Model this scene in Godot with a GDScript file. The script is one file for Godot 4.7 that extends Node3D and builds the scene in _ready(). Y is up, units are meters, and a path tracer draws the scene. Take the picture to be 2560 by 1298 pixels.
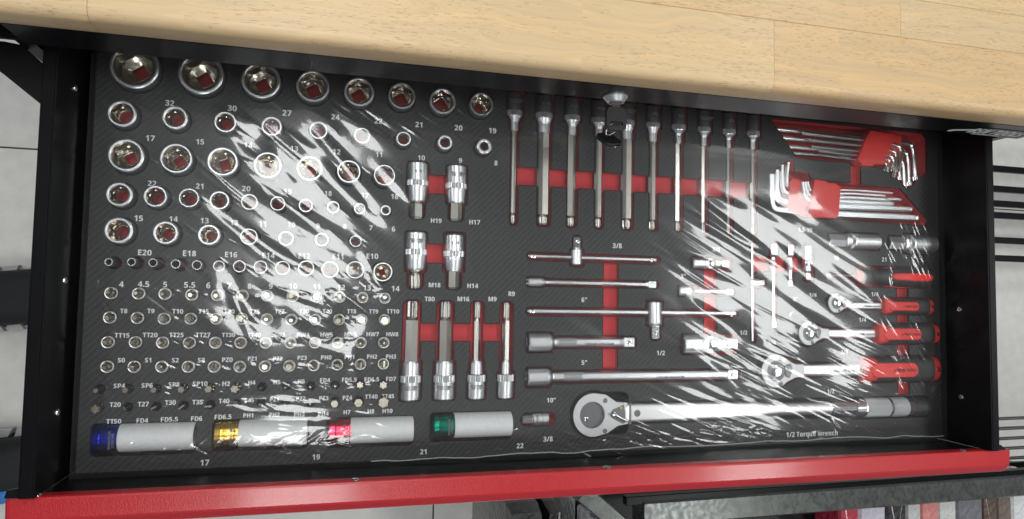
extends Node3D
# One unit is a metre; every table and builder below counts in millimetres (MM). The tray's upper face is y = 0, the camera's foot is the origin.

const MM := 0.001
const CEILING := 1900.0
const FLOOR := -745.0

const SOCKETS := [
	["top row of large", "h", [["32", -199.4,-220.4, 44.8], ["30", -138.9,-219.3, 42.8], ["27", -82.1,-218, 38.4], ["24", -31,-216.6, 33.9], ["22", 16.2,-215.1, 31.7], ["21", 61.1,-214.9, 29.3], ["20", 105.3,-213.2, 29.3], ["19", 148.4,-213.5, 26.6]]],
	["second row of", "h", [["17", -208.2,-172.4, 26.5], ["15", -160.8,-172.4, 24.2], ["14", -114.3,-171.8, 22.1], ["13", -70,-170.9, 20.9], ["12", -23.9,-170.4, 19.2], ["11", 20.5,-168.3, 17.7], ["10", 64,-168.2, 16.5], ["9", 108.9,-167.6, 17.1], ["8", 152.5,-166.8, 17.6]]],
	["third row of", "h", [["22", -202.9,-131.9, 32.8], ["21", -158,-131.8, 30.3], ["20", -115.3,-131.5, 30.2], ["19", -72.4,-130.7, 27.7], ["18", -31.4,-130, 26.9], ["17", 8.1,-129.2, 24.8], ["16", 44.9,-127.7, 23]]],
	["fourth row of", "h", [["15", -207.1,-93.3, 24.3], ["14", -175.1,-93.1, 22], ["13", -144.8,-93.2, 19.6], ["12", -116.8,-92.2, 19.7], ["11", -88.6,-92.1, 16.7], ["10", -61.4,-91.9, 15.1], ["9", -34,-91.2, 14.6], ["8", -6.6,-90.9, 13.3], ["7", 20.3,-90.6, 12.7], ["6", 47.1,-90.2, 11.7]]],
	["star-hole row of", "t", [["E20", -206.2,-58.4, 26], ["E18", -164.6,-57.8, 23.6], ["E16", -125.1,-57.4, 21.7], ["E14", -87.7,-56.9, 17.4], ["E12", -52.1,-56.6, 15.5], ["E11", -17.1,-56.7, 14.7], ["E10", 17.2,-56.4, 12.6]]],
	["lowest row of small", "h", [["4", -213.1,-27.7, 8.2], ["4.5", -193.4,-28.3, 8.4], ["5", -174.4,-28.1, 8.5], ["5.5", -154.1,-27.5, 9.3], ["6", -134.9,-26.9, 9.8], ["7", -114.6,-26.7, 11.5], ["8", -95.6,-26.8, 12.7], ["9", -75.6,-26.6, 13.7], ["10", -54.5,-26.3, 15.1], ["11", -31.5,-26.6, 16.9], ["12", -7.7,-26, 18], ["13", 17.6,-26.3, 18.7], ["14", 46,-24.9, 20.7]]],
]

const BIT_SOCKETS := [
	[["T8", -212.6,2.1], ["T9", -188.3,2.1], ["T10", -164.7,2], ["T15", -140.3,2.4], ["T20", -116.6,2.4], ["T25", -92.8,2.4], ["T27", -69,2.3], ["T30", -44.4,2.3], ["T40", -21,2.3], ["TT8", 2.8,2.3], ["TT9", 26.2,2.4], ["TT10", 49.5,2.8]],
	[["TT15", -212.6,25.7], ["TT20", -188.4,25.9], ["TT25", -164.4,26.5], ["TT27", -140.4,26.2], ["TT30", -116.8,26], ["TT40", -92.7,25.8], ["HW3", -68.6,26], ["HW4", -44.8,26.2], ["HW5", -21.1,26], ["HW6", 2.7,25.8], ["HW7", 26,25.6], ["HW8", 49.7,25.8]],
	[["S0", -213.2,49.6], ["S1", -189.1,49.6], ["S2", -164.9,50], ["S3", -140.6,50], ["PZ0", -116.6,50], ["PZ1", -92.9,50], ["PZ2", -68.9,50], ["PZ3", -44.8,50], ["PH0", -20.7,50], ["PH1", 2.2,49.9], ["PH2", 25.9,49.9], ["PH3", 49.6,49.9]],
	[["SP4", -212.8,73.1], ["SP6", -189.1,73.3], ["SP8", -164.6,73.5], ["SP10", -140.7,73.7], ["H2", -116.8,73.9], ["H4", -92.8,74.1], ["H5", -68.8,73.9], ["H6", -45.2,73.6], ["FD4", -21.1,73.4], ["FD5.5", 2.5,72.8], ["FD6.5", 26.1,72.5], ["FD7", 49.8,72.3]],
]

const LOOSE_BITS := [
	[["T20", -218.6,94.8], ["T27", -193.5,94.8], ["T30", -169,95.2], ["T35", -144.4,95.2], ["T40", -119.8,95.2], ["T45", -95.4,95.2], ["PZ1", -71,94.8], ["PZ2", -47.4,94.7], ["PZ3", -23.3,94.7], ["PZ4", 1.1,94.2], ["TT40", 26.4,93.4], ["TT45", 50.1,93.7]],
	[["TT50", -218.5,112.4], ["FD4", -193.5,112.5], ["FD5.5", -168.3,112.3], ["FD6", -143.4,112.1], ["FD6.5", -119.1,111.9], ["PH1", -95.2,111.6], ["PH2", -71.2,111.3], ["PH3", -47.6,111.8], ["PH4", -22.8,111.5], ["H7", 1.3,112], ["H8", 25.3,111.7], ["H10", 51,111.8]],
]

const PRINTS := [
	["32", -169,-189.7, 6.1], ["30", -110.3,-189.5, 6.2], ["27", -56.7,-189.1, 6.4], ["24", -7.6,-189, 6], ["22", 37.7,-188.4, 6.1], ["21", 81.7,-188, 6.2], ["20", 125.3,-187.9, 6.3], ["19", 164.1,-187.8, 6.4],
	["17", -185.4,-152.7, 6], ["15", -139.3,-152.5, 5.7], ["14", -93.5,-152.5, 5.8], ["13", -48.2,-152, 5.9], ["12", -5.2,-151.7, 6], ["11", 39.5,-151.8, 5.7], ["10", 84.8,-151.4, 5.7], ["9", 128.4,-151.2, 5.8],
	["8", 169,-151.2, 5.9], ["22", -181.6,-107.4, 5.6], ["21", -137.5,-107.2, 5.7], ["20", -93.8,-107.2, 5.8], ["19", -53.1,-106.6, 5.9], ["18", -12.4,-106.7, 5.5], ["17", 25.6,-106.7, 5.6], ["16", 57,-107.1, 5.7],
	["15", -192.3,-72.1, 5.9], ["14", -160.9,-72.8, 5.6], ["13", -132,-72.4, 5.7], ["12", -104,-71.7, 5.7], ["11", -76.2,-71.6, 5.8], ["10", -48.3,-72, 5.4], ["9", -21.5,-71.9, 5.5], ["8", 5.9,-72.3, 5.5],
	["7", 32.9,-72.1, 5.6], ["6", 57,-71.9, 5.6], ["E20", -185.5,-38.3, 5.9], ["E18", -144.8,-38.8, 6], ["E16", -105.8,-38.9, 5.7], ["E14", -70,-39.2, 5.8], ["E12", -34.5,-39.5, 5.8], ["E11", -0.1,-40.2, 5.9],
	["E10", 35,-41.7, 6], ["4", -204.7,-6.6, 5.9], ["4.5", -184.9,-7.1, 5.9], ["5", -165.4,-7.1, 5.9], ["5.5", -143.1,-7.2, 6], ["6", -125.7,-7.1, 6], ["7", -106.1,-7.5, 5.7], ["8", -86.7,-7.1, 5.7],
	["9", -66.2,-7.6, 5.8], ["10", -44.6,-8, 5.8], ["11", -20.6,-8.1, 5.8], ["12", 4.1,-7.8, 5.9], ["13", 30.6,-7.9, 6], ["14", 60.5,-7.6, 6], ["T8", -201.4,19.5, 4.7], ["T9", -177.3,19.2, 4.7],
	["T10", -153,19.3, 4.8], ["T15", -129.1,19, 4.8], ["T20", -105.1,18.8, 4.8], ["T25", -80.7,18.5, 4.5], ["T27", -56.7,18.2, 4.5], ["T30", -32.6,17.9, 4.6], ["T40", -9.3,17.6, 4.6], ["TT8", 15.6,17.3, 4.6],
	["TT9", 38.4,17.1, 4.7], ["TT10", 58.6,16.8, 4.7], ["TT15", -201.8,43.2, 4.7], ["TT20", -177,42.8, 4.7], ["TT25", -153.2,42.7, 4.7], ["TT27", -128.9,42.6, 4.8], ["TT30", -105,42.5, 4.4], ["TT40", -80.6,42.5, 4.5],
	["HW3", -57,42, 4.5], ["HW4", -33,41.9, 4.5], ["HW5", -9.4,41.8, 4.6], ["HW6", 15,41.3, 4.6], ["HW7", 37.8,41.2, 4.7], ["HW8", 58.4,41.2, 4.7], ["S0", -201.4,67.3, 4.6], ["S1", -177.4,67.4, 4.7],
	["S2", -153.2,67.6, 4.7], ["S3", -129.4,67.7, 4.8], ["PZ0", -105.2,67.4, 4.8], ["PZ1", -81.3,66.4, 4.4], ["PZ2", -56.9,66.5, 4.5], ["PZ3", -33,65.8, 4.5], ["PH0", -9,65.5, 4.6], ["PH1", 14.9,65.2, 4.6],
	["PH2", 38,64.9, 4.6], ["PH3", 57.8,65, 4.7], ["SP4", -202.1,92, 4.6], ["SP6", -177.4,92, 4.7], ["SP8", -153.3,91.5, 4.7], ["SP10", -129.6,91.1, 4.8], ["H2", -105.4,91.4, 4.8], ["H4", -81.2,90.6, 4.4],
	["H5", -56.9,90.5, 4.5], ["H6", -33,90, 4.5], ["FD4", -9.5,89.1, 4.5], ["FD5.5", 15.2,89, 4.6], ["FD6.5", 38.3,88.9, 4.6], ["FD7", 58.4,88.7, 4.7], ["T20", -204.8,110, 4.6], ["T27", -180.1,110.1, 4.7],
	["T30", -155.9,109.1, 4.7], ["T35", -131.1,109.2, 4.7], ["T40", -106.6,108.6, 4.8], ["T45", -82.8,108.3, 4.4], ["PZ1", -58.6,107.9, 4.5], ["PZ2", -32.8,107.6, 4.5], ["PZ3", -10.1,107.7, 4.5], ["PZ4", 13.7,107.7, 4.6],
	["TT40", 38.4,107, 4.6], ["TT45", 55.9,106.9, 4.6], ["TT50", -205.4,126.1, 4.6], ["FD4", -180.5,126, 4.6], ["FD5.5", -156.3,125.5, 4.7], ["FD6", -131.5,125.4, 4.7], ["FD6.5", -107.1,124.4, 4.8], ["PH1", -83,123.5, 4.4],
	["PH2", -58.1,123.3, 4.4], ["PH3", -33.9,123.5, 4.5], ["PH4", -10,123.7, 4.5], ["H7", 13.8,122.7, 4.6], ["H8", 38.4,122.4, 4.6], ["H10", 55.5,122.4, 4.6], ["17", -122.4,168.9, 5.9], ["19", -15.8,167.7, 5.7],
	["21", 95.3,166.7, 5.5], ["22", 202.4,164.3, 5.7], ["3/8", 234.9,158, 5.8], ["H19", 102.7,-83, 5.3], ["H17", 145.6,-83.2, 5.4], ["M18", 102.6,-12.4, 5.2], ["H14", 144.8,-12.4, 5.3], ["T80", 97.8,2.9, 5.2],
	["M16", 134.8,2.3, 5.3], ["M9", 167.8,1.8, 5.3], ["R9", 189.7,-4.4, 5.4], ["3/8", 316.6,-63, 6.1], ["6\"", 276.5,0.9, 5.5], ["5\"", 277.4,72.9, 5.5], ["10\"", 238.1,114.8, 5.4], ["1/2", 373.2,62.2, 5.6],
	["3/8", 446.3,-63.2, 5.4], ["3\"", 402.2,-29.4, 5.3], ["2\"", 558.1,-4.6, 5.5], ["4\"", 552.2,14.5, 5.5], ["1/2", 484.1,37.8, 5.4], ["1/4", 523.9,49.9, 5.4], ["1/4", 583.3,-10, 5.6], ["16", 619,-58.3, 5.7],
	["21", 693,-58.5, 5.8], ["1/4", 677.2,-12.7, 5.7], ["1/4", 657.6,20.6, 5.7], ["3/8", 629.7,62.1, 5.6], ["1/2", 608.8,111.3, 5.5], ["1.5-10", 572.8,-92.5, 5.6], ["1/2 Torque wrench", 581.2,163.4, 6.4],
]

const PUCKERS := [[-46, -87, 34, 94, 13.0, 1.70], [-39, -153, 34, 31, 8.3, 1.00], [12, -122, 45, 71, 13.9, 1.90], [-51, -36, 27, 58, 9.3, -1.30], [-42, -0, 20, 46, 7.2, 1.00], [-19, 30, 24, 45, 12.1, 1.60], [-105, -73, 36, 68, 8.7, -1.00], [-93, 17, 64, 43, 7.5, 0.90], [40, -18, 59, 41, 8.3, 1.20], [441, -38, 21, 69, 9.9, 1.40], [477, -70, 17, 86, 11.0, -1.30], [444, 24, 27, 69, 13.8, 1.70], [546, -53, 29, 56, 13.2, 1.50], [574, 24, 27, 56, 11.5, 1.40], [512, 75, 27, 61, 11.0, -1.40], [518, -111, 23, 39, 9.4, 1.00], [444, 85, 31, 57, 12.2, 1.60], [-1, -186, 32, 30, 7.3, 0.45], [35, -166, 31, 43, 13.0, 0.75], [56, -120, 43, 42, 9.9, 0.60], [-112, -103, 34, 42, 5.9, 0.40], [-98, -169, 40, 50, 10.5, 0.70], [-92, -175, 30, 41, 4.9, 0.30], [-11, -42, 27, 65, 8.2, 0.50], [-161, -90, 32, 47, 4.3, 0.30], [373, -102, 16, 59, 8.3, 0.45], [499, -64, 19, 123, 13.2, 0.60], [552, -96, 26, 70, 14.9, 0.70], [532, -82, 26, 36, 10.5, 0.45], [462, -117, 20, 37, 10.2, 0.50], [406, -51, 29, 48, 9.9, 0.50], [360, -7, 26, 52, 7.2, 0.35], [346, 32, 26, 71, 8.0, 0.35], [586, 21, 22, 75, 7.8, 0.40], [583, 46, 25, 66, 5.7, 0.30], [548, 73, 28, 66, 6.1, 0.35], [371, 97, 21, 63, 6.0, 0.40], [413, 112, 21, 77, 7.0, 0.45], [341, 115, 25, 64, 5.0, 0.30], [471, 122, 23, 88, 6.3, 0.40], [529, 121, 21, 72, 6.4, 0.40], [594, 107, 24, 51, 7.6, 0.45], [648, 76, 23, 75, 4.7, 0.30], [-110, 5, 33, 44, 9.6, 0.50], [-133, 19, 41, 40, 7.5, 0.40], [3, 59, 14, 40, 10.1, 0.50], [-40, 101, 17, 42, 6.7, 0.40], [-200, 109, 59, 33, 2.7, -0.35], [-209, 101, 62, 32, 2.0, 0.30], [219, -34, 21, 40, 9.0, 0.20], [324, -130, 19, 43, 6.3, 0.30]]
const FACETS := [[-97, 23, 30, 56, 30, -0.063, 0.091], [13, 46, 80, 44, 20, 0.042, 0.113], [-109, -13, 50, 22, 19, -0.075, 0.057], [531, 46, 25, 79, 34, 0.058, 0.048], [-44, 115, 3, 88, 13, -0.013, 0.179], [62, -110, 40, 38, 17, 0.088, -0.037], [-96, -163, 40, 42, 17, -0.062, -0.086], [-60, -124, 40, 23, 10, -0.028, -0.050]]

const ORDINAL := ["first", "second", "third", "fourth", "fifth", "sixth", "seventh", "eighth", "ninth", "tenth", "eleventh", "twelfth", "thirteenth"]

var mats := {}
var taken := {}
var rng := RandomNumberGenerator.new()
var pockets: Array = []      # outlines cut through the tray's skin down to the red foam
var dark_pockets: Array = []  # cutouts with black walls and floor
var slots: Array = []        # shallow finger slots between the pockets
var round_holes: Array = []  # holes for what stands upright, walls coloured black for their shade
var tops: Array = []         # [outline or disc, height]: what holds the film up
var tray: Node3D


func _ready() -> void:
	rng.seed = 20
	view_and_light()
	make_materials()
	build_room()
	build_bench()
	build_drawer()
	build_sockets()
	build_bit_sockets()
	build_loose_bits()
	build_impact_sockets()
	build_lying_bit_sockets()
	build_long_bit_sockets()
	build_bars()
	build_quarter_inch()
	build_spark_sockets()
	build_driver_and_ratchets()
	build_torque_wrench()
	build_key_sets()
	build_tray()
	build_prints()
	build_lock()
	build_surroundings()
	build_film()


# ---------------------------------------------------------------- view and light
func view_and_light() -> void:
	var cam := Camera3D.new()
	cam.name = "camera"
	cam.fov = 2.0 * rad_to_deg(atan(649.0 / 1700.0))
	cam.near = 0.02
	cam.far = 60.0
	cam.transform = Transform3D(Basis(Vector3(0.968347, 0.249011, -0.017254), Vector3(-0.030703, 0.050225, -0.998266), Vector3(-0.247713, 0.967197, 0.056281)).orthonormalized(), Vector3(0, 0.74, 0))
	add_child(cam)
	var env := Environment.new()
	env.background_mode = Environment.BG_COLOR
	env.background_color = Color(0.36, 0.375, 0.405)
	env.tonemap_mode = Environment.TONE_MAPPER_LINEAR
	env.tonemap_exposure = 1.34
	env.sdfgi_enabled = true
	env.ssao_enabled = true
	env.ssil_enabled = true
	var we := WorldEnvironment.new()
	we.name = "world_environment"
	we.environment = env
	add_child(we)


# ---------------------------------------------------------------- nodes and labels
func numbered(called: String) -> String:
	var n: int = taken.get(called, 0)
	taken[called] = n + 1
	return called if n == 0 else "%s_%03d" % [called, n]


func tag(o: Node, label := "", category := "", group := "", kind := "") -> void:
	if label: o.set_meta("label", label)
	if category: o.set_meta("category", category)
	if group: o.set_meta("group", group)
	if kind: o.set_meta("kind", kind)


func thing(called: String, label: String, category: String, at := Vector3.ZERO, group := "") -> Node3D:
	var o := Node3D.new()
	o.name = numbered(called)
	o.position = at * MM
	tag(o, label, category, group)
	add_child(o, true)
	return o


func structure(called: String, st: SurfaceTool, m: Material, label := "") -> MeshInstance3D:
	var o := put(called, st, m, self)
	tag(o, label, "", "", "structure")
	return o


func put(called: String, st: SurfaceTool, m: Material, parent: Node) -> MeshInstance3D:
	st.generate_normals()
	return put_mesh(called, st.commit(), m, parent)


func put_mesh(called: String, mesh: Mesh, m: Material, parent: Node) -> MeshInstance3D:
	var o := MeshInstance3D.new()
	if parent == self:
		o.name = numbered(called)
	else:
		var n := 0
		for c in parent.get_children():
			if c.name == called or str(c.name).begins_with(called + "_0"): n += 1
		o.name = called if n == 0 else "%s_%03d" % [called, n]
	o.mesh = mesh
	o.material_override = m
	o.cast_shadow = GeometryInstance3D.SHADOW_CASTING_SETTING_ON
	parent.add_child(o, true)
	return o


# ---------------------------------------------------------------- mesh helpers (millimetres)
func mb() -> SurfaceTool:
	var st := SurfaceTool.new()
	st.begin(Mesh.PRIMITIVE_TRIANGLES)
	return st


func tri(st: SurfaceTool, a: Vector3, b: Vector3, c: Vector3, g := 4294967295) -> void:
	st.set_smooth_group(g)
	st.add_vertex(a * MM)
	st.set_smooth_group(g)
	st.add_vertex(b * MM)
	st.set_smooth_group(g)
	st.add_vertex(c * MM)


func quad(st: SurfaceTool, a: Vector3, b: Vector3, c: Vector3, d: Vector3, g := 4294967295) -> void:
	tri(st, a, b, c, g)
	tri(st, a, c, d, g)


var next_group := 1

func band(st: SurfaceTool, a: PackedVector3Array, b: PackedVector3Array, flat := false, g := 0) -> void:
	if g == 0:
		next_group += 1
		g = next_group
	if flat: g = 4294967295
	var n := a.size()
	for i in n:
		var j := (i + 1) % n
		if a[i].distance_squared_to(a[j]) > 1e-8: tri(st, a[i], b[i], a[j], g)
		if b[i].distance_squared_to(b[j]) > 1e-8: tri(st, a[j], b[i], b[j], g)


func fan(st: SurfaceTool, a: PackedVector3Array, flip := false) -> void:
	var c := Vector3.ZERO
	for p in a: c += p
	c /= a.size()
	for i in a.size():
		var j := (i + 1) % a.size()
		if flip: tri(st, c, a[j], a[i])
		else: tri(st, c, a[i], a[j])


func shape_radius(s: String, th: float) -> float:
	match s:
		"h": return 1.0 / cos(fposmod(th, PI / 3.0) - PI / 6.0)
		"s": return minf(1.0 / maxf(absf(cos(th)), absf(sin(th))), 1.3)
		"t": return 0.86 + 0.14 * cos(6.0 * th)
		"x": return 0.92 + 0.08 * cos(12.0 * th)
		"p": return 0.42 + 0.58 * pow(absf(cos(2.0 * th)), 2.5)
		"b": return minf(1.0 / maxf(absf(cos(th)), 0.001), 0.26 / maxf(absf(sin(th)), 0.001))
	return 1.0


# a turned or broached shape along an axis: profile rows are [along, radius] or [along, radius, outline letter]
func lathe(st: SurfaceTool, o: Vector3, axis: Vector3, prof: Array, n := 48, turn := 0.0, caps := true) -> void:
	axis = axis.normalized()
	var u := Vector3.UP.cross(axis)
	if u.length() < 0.01: u = Vector3.RIGHT
	u = u.normalized()
	var v := axis.cross(u).normalized()
	var rings: Array = []
	for row in prof:
		var s: String = row[2] if row.size() > 2 else "c"
		var ring := PackedVector3Array()
		for i in n:
			var th := TAU * i / n
			var r: float = row[1] * shape_radius(s, th)
			ring.append(o + axis * float(row[0]) + u * r * cos(th + turn) + v * r * sin(th + turn))
		rings.append(ring)
	for k in rings.size() - 1:
		var s0: String = prof[k][2] if prof[k].size() > 2 else "c"
		var s1: String = prof[k + 1][2] if prof[k + 1].size() > 2 else "c"
		band(st, rings[k], rings[k + 1], s0 in ["h", "s", "b"] and s1 in ["h", "s", "b"])
	if caps:
		if float(prof[0][1]) > 0.01: fan(st, rings[0], false)
		if float(prof[-1][1]) > 0.01: fan(st, rings[-1], true)


func inset(poly: PackedVector2Array, d: float) -> PackedVector2Array:
	var out := PackedVector2Array()
	var n := poly.size()
	var sgn := -1.0 if Geometry2D.is_polygon_clockwise(poly) else 1.0
	for i in n:
		var e0 := (poly[i] - poly[(i + n - 1) % n]).normalized()
		var e1 := (poly[(i + 1) % n] - poly[i]).normalized()
		var n0 := Vector2(-e0.y, e0.x)
		var n1 := Vector2(-e1.y, e1.x)
		var m := (n0 + n1)
		if m.length() < 0.05: m = n0
		m = m.normalized()
		out.append(poly[i] + m * sgn * d / maxf(m.dot(n0), 0.5))
	return out


func lift(poly: PackedVector2Array, y: float) -> PackedVector3Array:
	var out := PackedVector3Array()
	for p in poly: out.append(Vector3(p.x, y, p.y))
	return out


func flat_face(st: SurfaceTool, poly: PackedVector2Array, y: float, down := false) -> void:
	var t := Geometry2D.triangulate_polygon(poly)
	if t.is_empty(): push_warning("a face could not be filled")
	for i in range(0, t.size(), 3):
		var a := poly[t[i]]
		var b := poly[t[i + 1]]
		var c := poly[t[i + 2]]
		if ((b - a).cross(c - a) < 0.0) != down:
			var s := b
			b = c
			c = s
		tri(st, Vector3(a.x, y, a.y), Vector3(b.x, y, b.y), Vector3(c.x, y, c.y))


# an outline in plan (x, z) given height and rounded upper and lower edges
func prism(st: SurfaceTool, poly: PackedVector2Array, y0: float, y1: float, bevel := 0.0, smooth := false) -> void:
	if Geometry2D.is_polygon_clockwise(poly):
		poly = poly.duplicate()
		poly.reverse()
	next_group += 1
	var g := next_group if smooth else 0
	if bevel > 0.0:
		var small := inset(poly, bevel)
		var mid := inset(poly, bevel * 0.3)
		var rows := [lift(small, y0), lift(poly, y0 + bevel), lift(poly, y1 - bevel), lift(mid, y1 - bevel * 0.3), lift(small, y1)]
		for k in rows.size() - 1: band(st, rows[k + 1], rows[k], not smooth, g)
		flat_face(st, small, y1)
		flat_face(st, small, y0, true)
	else:
		band(st, lift(poly, y1), lift(poly, y0), not smooth, g)
		flat_face(st, poly, y1)
		flat_face(st, poly, y0, true)


func rrect(x0: float, z0: float, x1: float, z1: float, r := 0.0, k := 5) -> PackedVector2Array:
	if r <= 0.0: return PackedVector2Array([Vector2(x0, z0), Vector2(x1, z0), Vector2(x1, z1), Vector2(x0, z1)])
	r = minf(r, minf(x1 - x0, z1 - z0) * 0.47)
	var out := PackedVector2Array()
	for c in [[x1 - r, z0 + r, -PI / 2], [x1 - r, z1 - r, 0.0], [x0 + r, z1 - r, PI / 2], [x0 + r, z0 + r, PI]]:
		for i in k + 1:
			var a: float = c[2] + PI / 2 * i / k
			out.append(Vector2(c[0] + r * cos(a), c[1] + r * sin(a)))
	return out


func disc(x: float, z: float, rx: float, rz := 0.0, n := 28) -> PackedVector2Array:
	var out := PackedVector2Array()
	for i in n: out.append(Vector2(x + rx * cos(TAU * i / n), z + (rz if rz > 0.0 else rx) * sin(TAU * i / n)))
	return out


func block(st: SurfaceTool, a: Vector3, b: Vector3, bevel := 0.0) -> void:
	prism(st, rrect(a.x, a.z, b.x, b.z, bevel, 2), a.y, b.y, bevel)


func rounded(pts: Array, times := 3) -> PackedVector3Array:
	var p := PackedVector3Array(pts)
	for k in times:
		var q := PackedVector3Array([p[0]])
		for i in p.size() - 1:
			var a := p[i]
			var b := p[i + 1]
			if i > 0: q.append(a.lerp(b, 0.25))
			if i < p.size() - 2: q.append(a.lerp(b, 0.75))
		q.append(p[-1])
		p = q
	return p


# a rod bent along a path
func rod(st: SurfaceTool, path: PackedVector3Array, r: float, n := 12, s := "c", r_end := -1.0) -> void:
	var rings: Array = []
	var up := Vector3.UP
	next_group += 1
	var g := next_group
	for i in path.size():
		var d := (path[mini(i + 1, path.size() - 1)] - path[maxi(i - 1, 0)]).normalized()
		var u := up.cross(d)
		if u.length() < 0.05: u = Vector3.RIGHT.cross(d)
		u = u.normalized()
		var v := d.cross(u)
		var ring := PackedVector3Array()
		var rr := r if r_end < 0.0 else lerpf(r, r_end, float(i) / (path.size() - 1))
		for k in n:
			var th := TAU * k / n
			var q := rr * shape_radius(s, th + (0.0 if s != "h" else 0.0))
			ring.append(path[i] + u * q * cos(th) + v * q * sin(th))
		rings.append(ring)
	for k in rings.size() - 1: band(st, rings[k], rings[k + 1], s == "h", g)
	fan(st, rings[0], false)
	fan(st, rings[-1], true)


# a bar through cross-sections: rows are [along x, centre y, centre z, half height, half width, squareness]
func hull(st: SurfaceTool, rows: Array, n := 28, along := Vector3.RIGHT) -> void:
	var rings: Array = []
	var side := Vector3.BACK if along == Vector3.RIGHT else Vector3.LEFT
	for r in rows:
		var ring := PackedVector3Array()
		var e: float = 2.0 / float(r[5])
		for k in n:
			var th := TAU * k / n
			var c := cos(th)
			var s := sin(th)
			ring.append(along * float(r[0]) + Vector3.UP * (float(r[1]) + float(r[3]) * signf(s) * pow(absf(s), e)) + side.abs() * (float(r[2]) + float(r[4]) * signf(c) * pow(absf(c), e)))
		rings.append(ring)
	next_group += 1
	for k in rings.size() - 1: band(st, rings[k + 1], rings[k], false, next_group)
	fan(st, rings[0], true)
	fan(st, rings[-1], false)


func text(parent: Node, called: String, s: String, at: Vector3, cap: float, m: Material, turn := Basis(), thick := 0.25, heavy := true) -> MeshInstance3D:
	var t := TextMesh.new()
	var f := SystemFont.new()
	f.font_names = PackedStringArray(["Droid Sans"])
	f.font_weight = 700
	t.font = f
	t.text = s
	t.font_size = 32
	t.pixel_size = cap / 0.714 / 32.0 * MM
	t.depth = thick * MM
	t.curve_step = 2.0
	var o := put_mesh(called, t, m, parent)
	o.transform = Transform3D(turn * Basis(Vector3.RIGHT, -PI / 2), at * MM)
	return o


# ---------------------------------------------------------------- materials
func mat(called: String, c: Color, rough: float, metal := 0.0) -> StandardMaterial3D:
	var m := StandardMaterial3D.new()
	m.resource_name = called
	m.albedo_color = c.linear_to_srgb()
	m.roughness = rough
	m.metallic = metal
	mats[called] = m
	return m


func noise(freq: float, oct := 3, sd := 1, type := FastNoiseLite.TYPE_SIMPLEX_SMOOTH) -> FastNoiseLite:
	var n := FastNoiseLite.new()
	n.noise_type = type
	n.seed = sd
	n.frequency = freq
	n.fractal_octaves = oct
	return n


func noise_map(freq: float, lo: float, hi: float, sd: int, normal := false, size := 512, strength := 4.0) -> NoiseTexture2D:
	var t := NoiseTexture2D.new()
	t.width = size
	t.height = size
	t.seamless = true
	t.noise = noise(freq, 4, sd)
	if normal:
		t.as_normal_map = true
		t.bump_strength = strength
	else:
		var g := Gradient.new()
		g.set_color(0, Color(lo, lo, lo))
		g.set_color(1, Color(hi, hi, hi))
		t.color_ramp = g
	return t


func grain(m: StandardMaterial3D, scale: float, freq := 0.02, strength := 2.0, sd := 3) -> void:
	m.uv1_triplanar = true
	m.uv1_scale = Vector3.ONE * scale
	m.normal_enabled = true
	m.normal_texture = noise_map(freq, 0, 1, sd, true, 256, strength)


func wood_texture(sd: int, warm: float) -> ImageTexture:
	# rubberwood: pale ground, wavering darker growth lines and short dark pores, all running along u
	var w := 1024
	var h := 256
	var im := Image.create(w, h, false, Image.FORMAT_RGB8)
	var broad := noise(0.006, 3, sd)
	var wave := noise(0.004, 2, sd + 7)
	var fine := noise(0.05, 3, sd + 13)
	for y in h:
		for x in w:
			var bend := 26.0 * wave.get_noise_2d(x * 0.55, y * 1.6)
			var g := broad.get_noise_2d(x * 0.12, (y + bend) * 3.2)
			var f := fine.get_noise_2d(x * 0.05, (y + bend) * 2.6)
			var line := sin((y + bend * 2.0) * 0.16 + 5.0 * g)
			var t := 0.955 + 0.05 * g + 0.03 * f + 0.012 * line
			im.set_pixel(x, y, Color(0.885 * t, (0.765 - 0.016 * warm) * t - 0.012 * g, (0.595 - 0.035 * warm) * t - 0.03 * g))
	var r := RandomNumberGenerator.new()
	r.seed = sd
	for i in 1500:
		var x := r.randi_range(0, w - 1)
		var y := r.randi_range(0, h - 1)
		var crowd := broad.get_noise_2d(x * 0.3, y * 0.8)
		if crowd < r.randf_range(-0.35, 0.3): continue
		var l := r.randi_range(4, 20)
		var k := r.randf_range(0.72, 0.93)
		for j in l:
			var yy := (y + int(j * 0.06)) % h
			var xx := (x + j) % w
			var c := im.get_pixel(xx, yy)
			im.set_pixel(xx, yy, Color(c.r * k, c.g * k * 0.95, c.b * k * 0.9))
	return ImageTexture.create_from_image(im)


func twill_texture() -> ImageTexture:
	# 2x2 twill: weft and warp cells, each a few threads wide, so that the diagonal runs as in woven carbon
	var s := 128
	var im := Image.create(s, s, false, Image.FORMAT_RGB8)
	var n := noise(0.08, 2, 5)
	for y in s:
		for x in s:
			var i := x / 16
			var j := y / 16
			var over := posmod(i + j, 4) < 2
			var along := (x % 16) / 15.0 if over else (y % 16) / 15.0
			var across := (y % 16) / 15.0 if over else (x % 16) / 15.0
			var v := (0.15 if over else 0.05) + 0.03 * sin(across * PI * 6.0) - 0.035 * absf(along - 0.5) + 0.02 * n.get_noise_2d(x, y)
			im.set_pixel(x, y, Color(v, v, v * 1.04))
	return ImageTexture.create_from_image(im)


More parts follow.
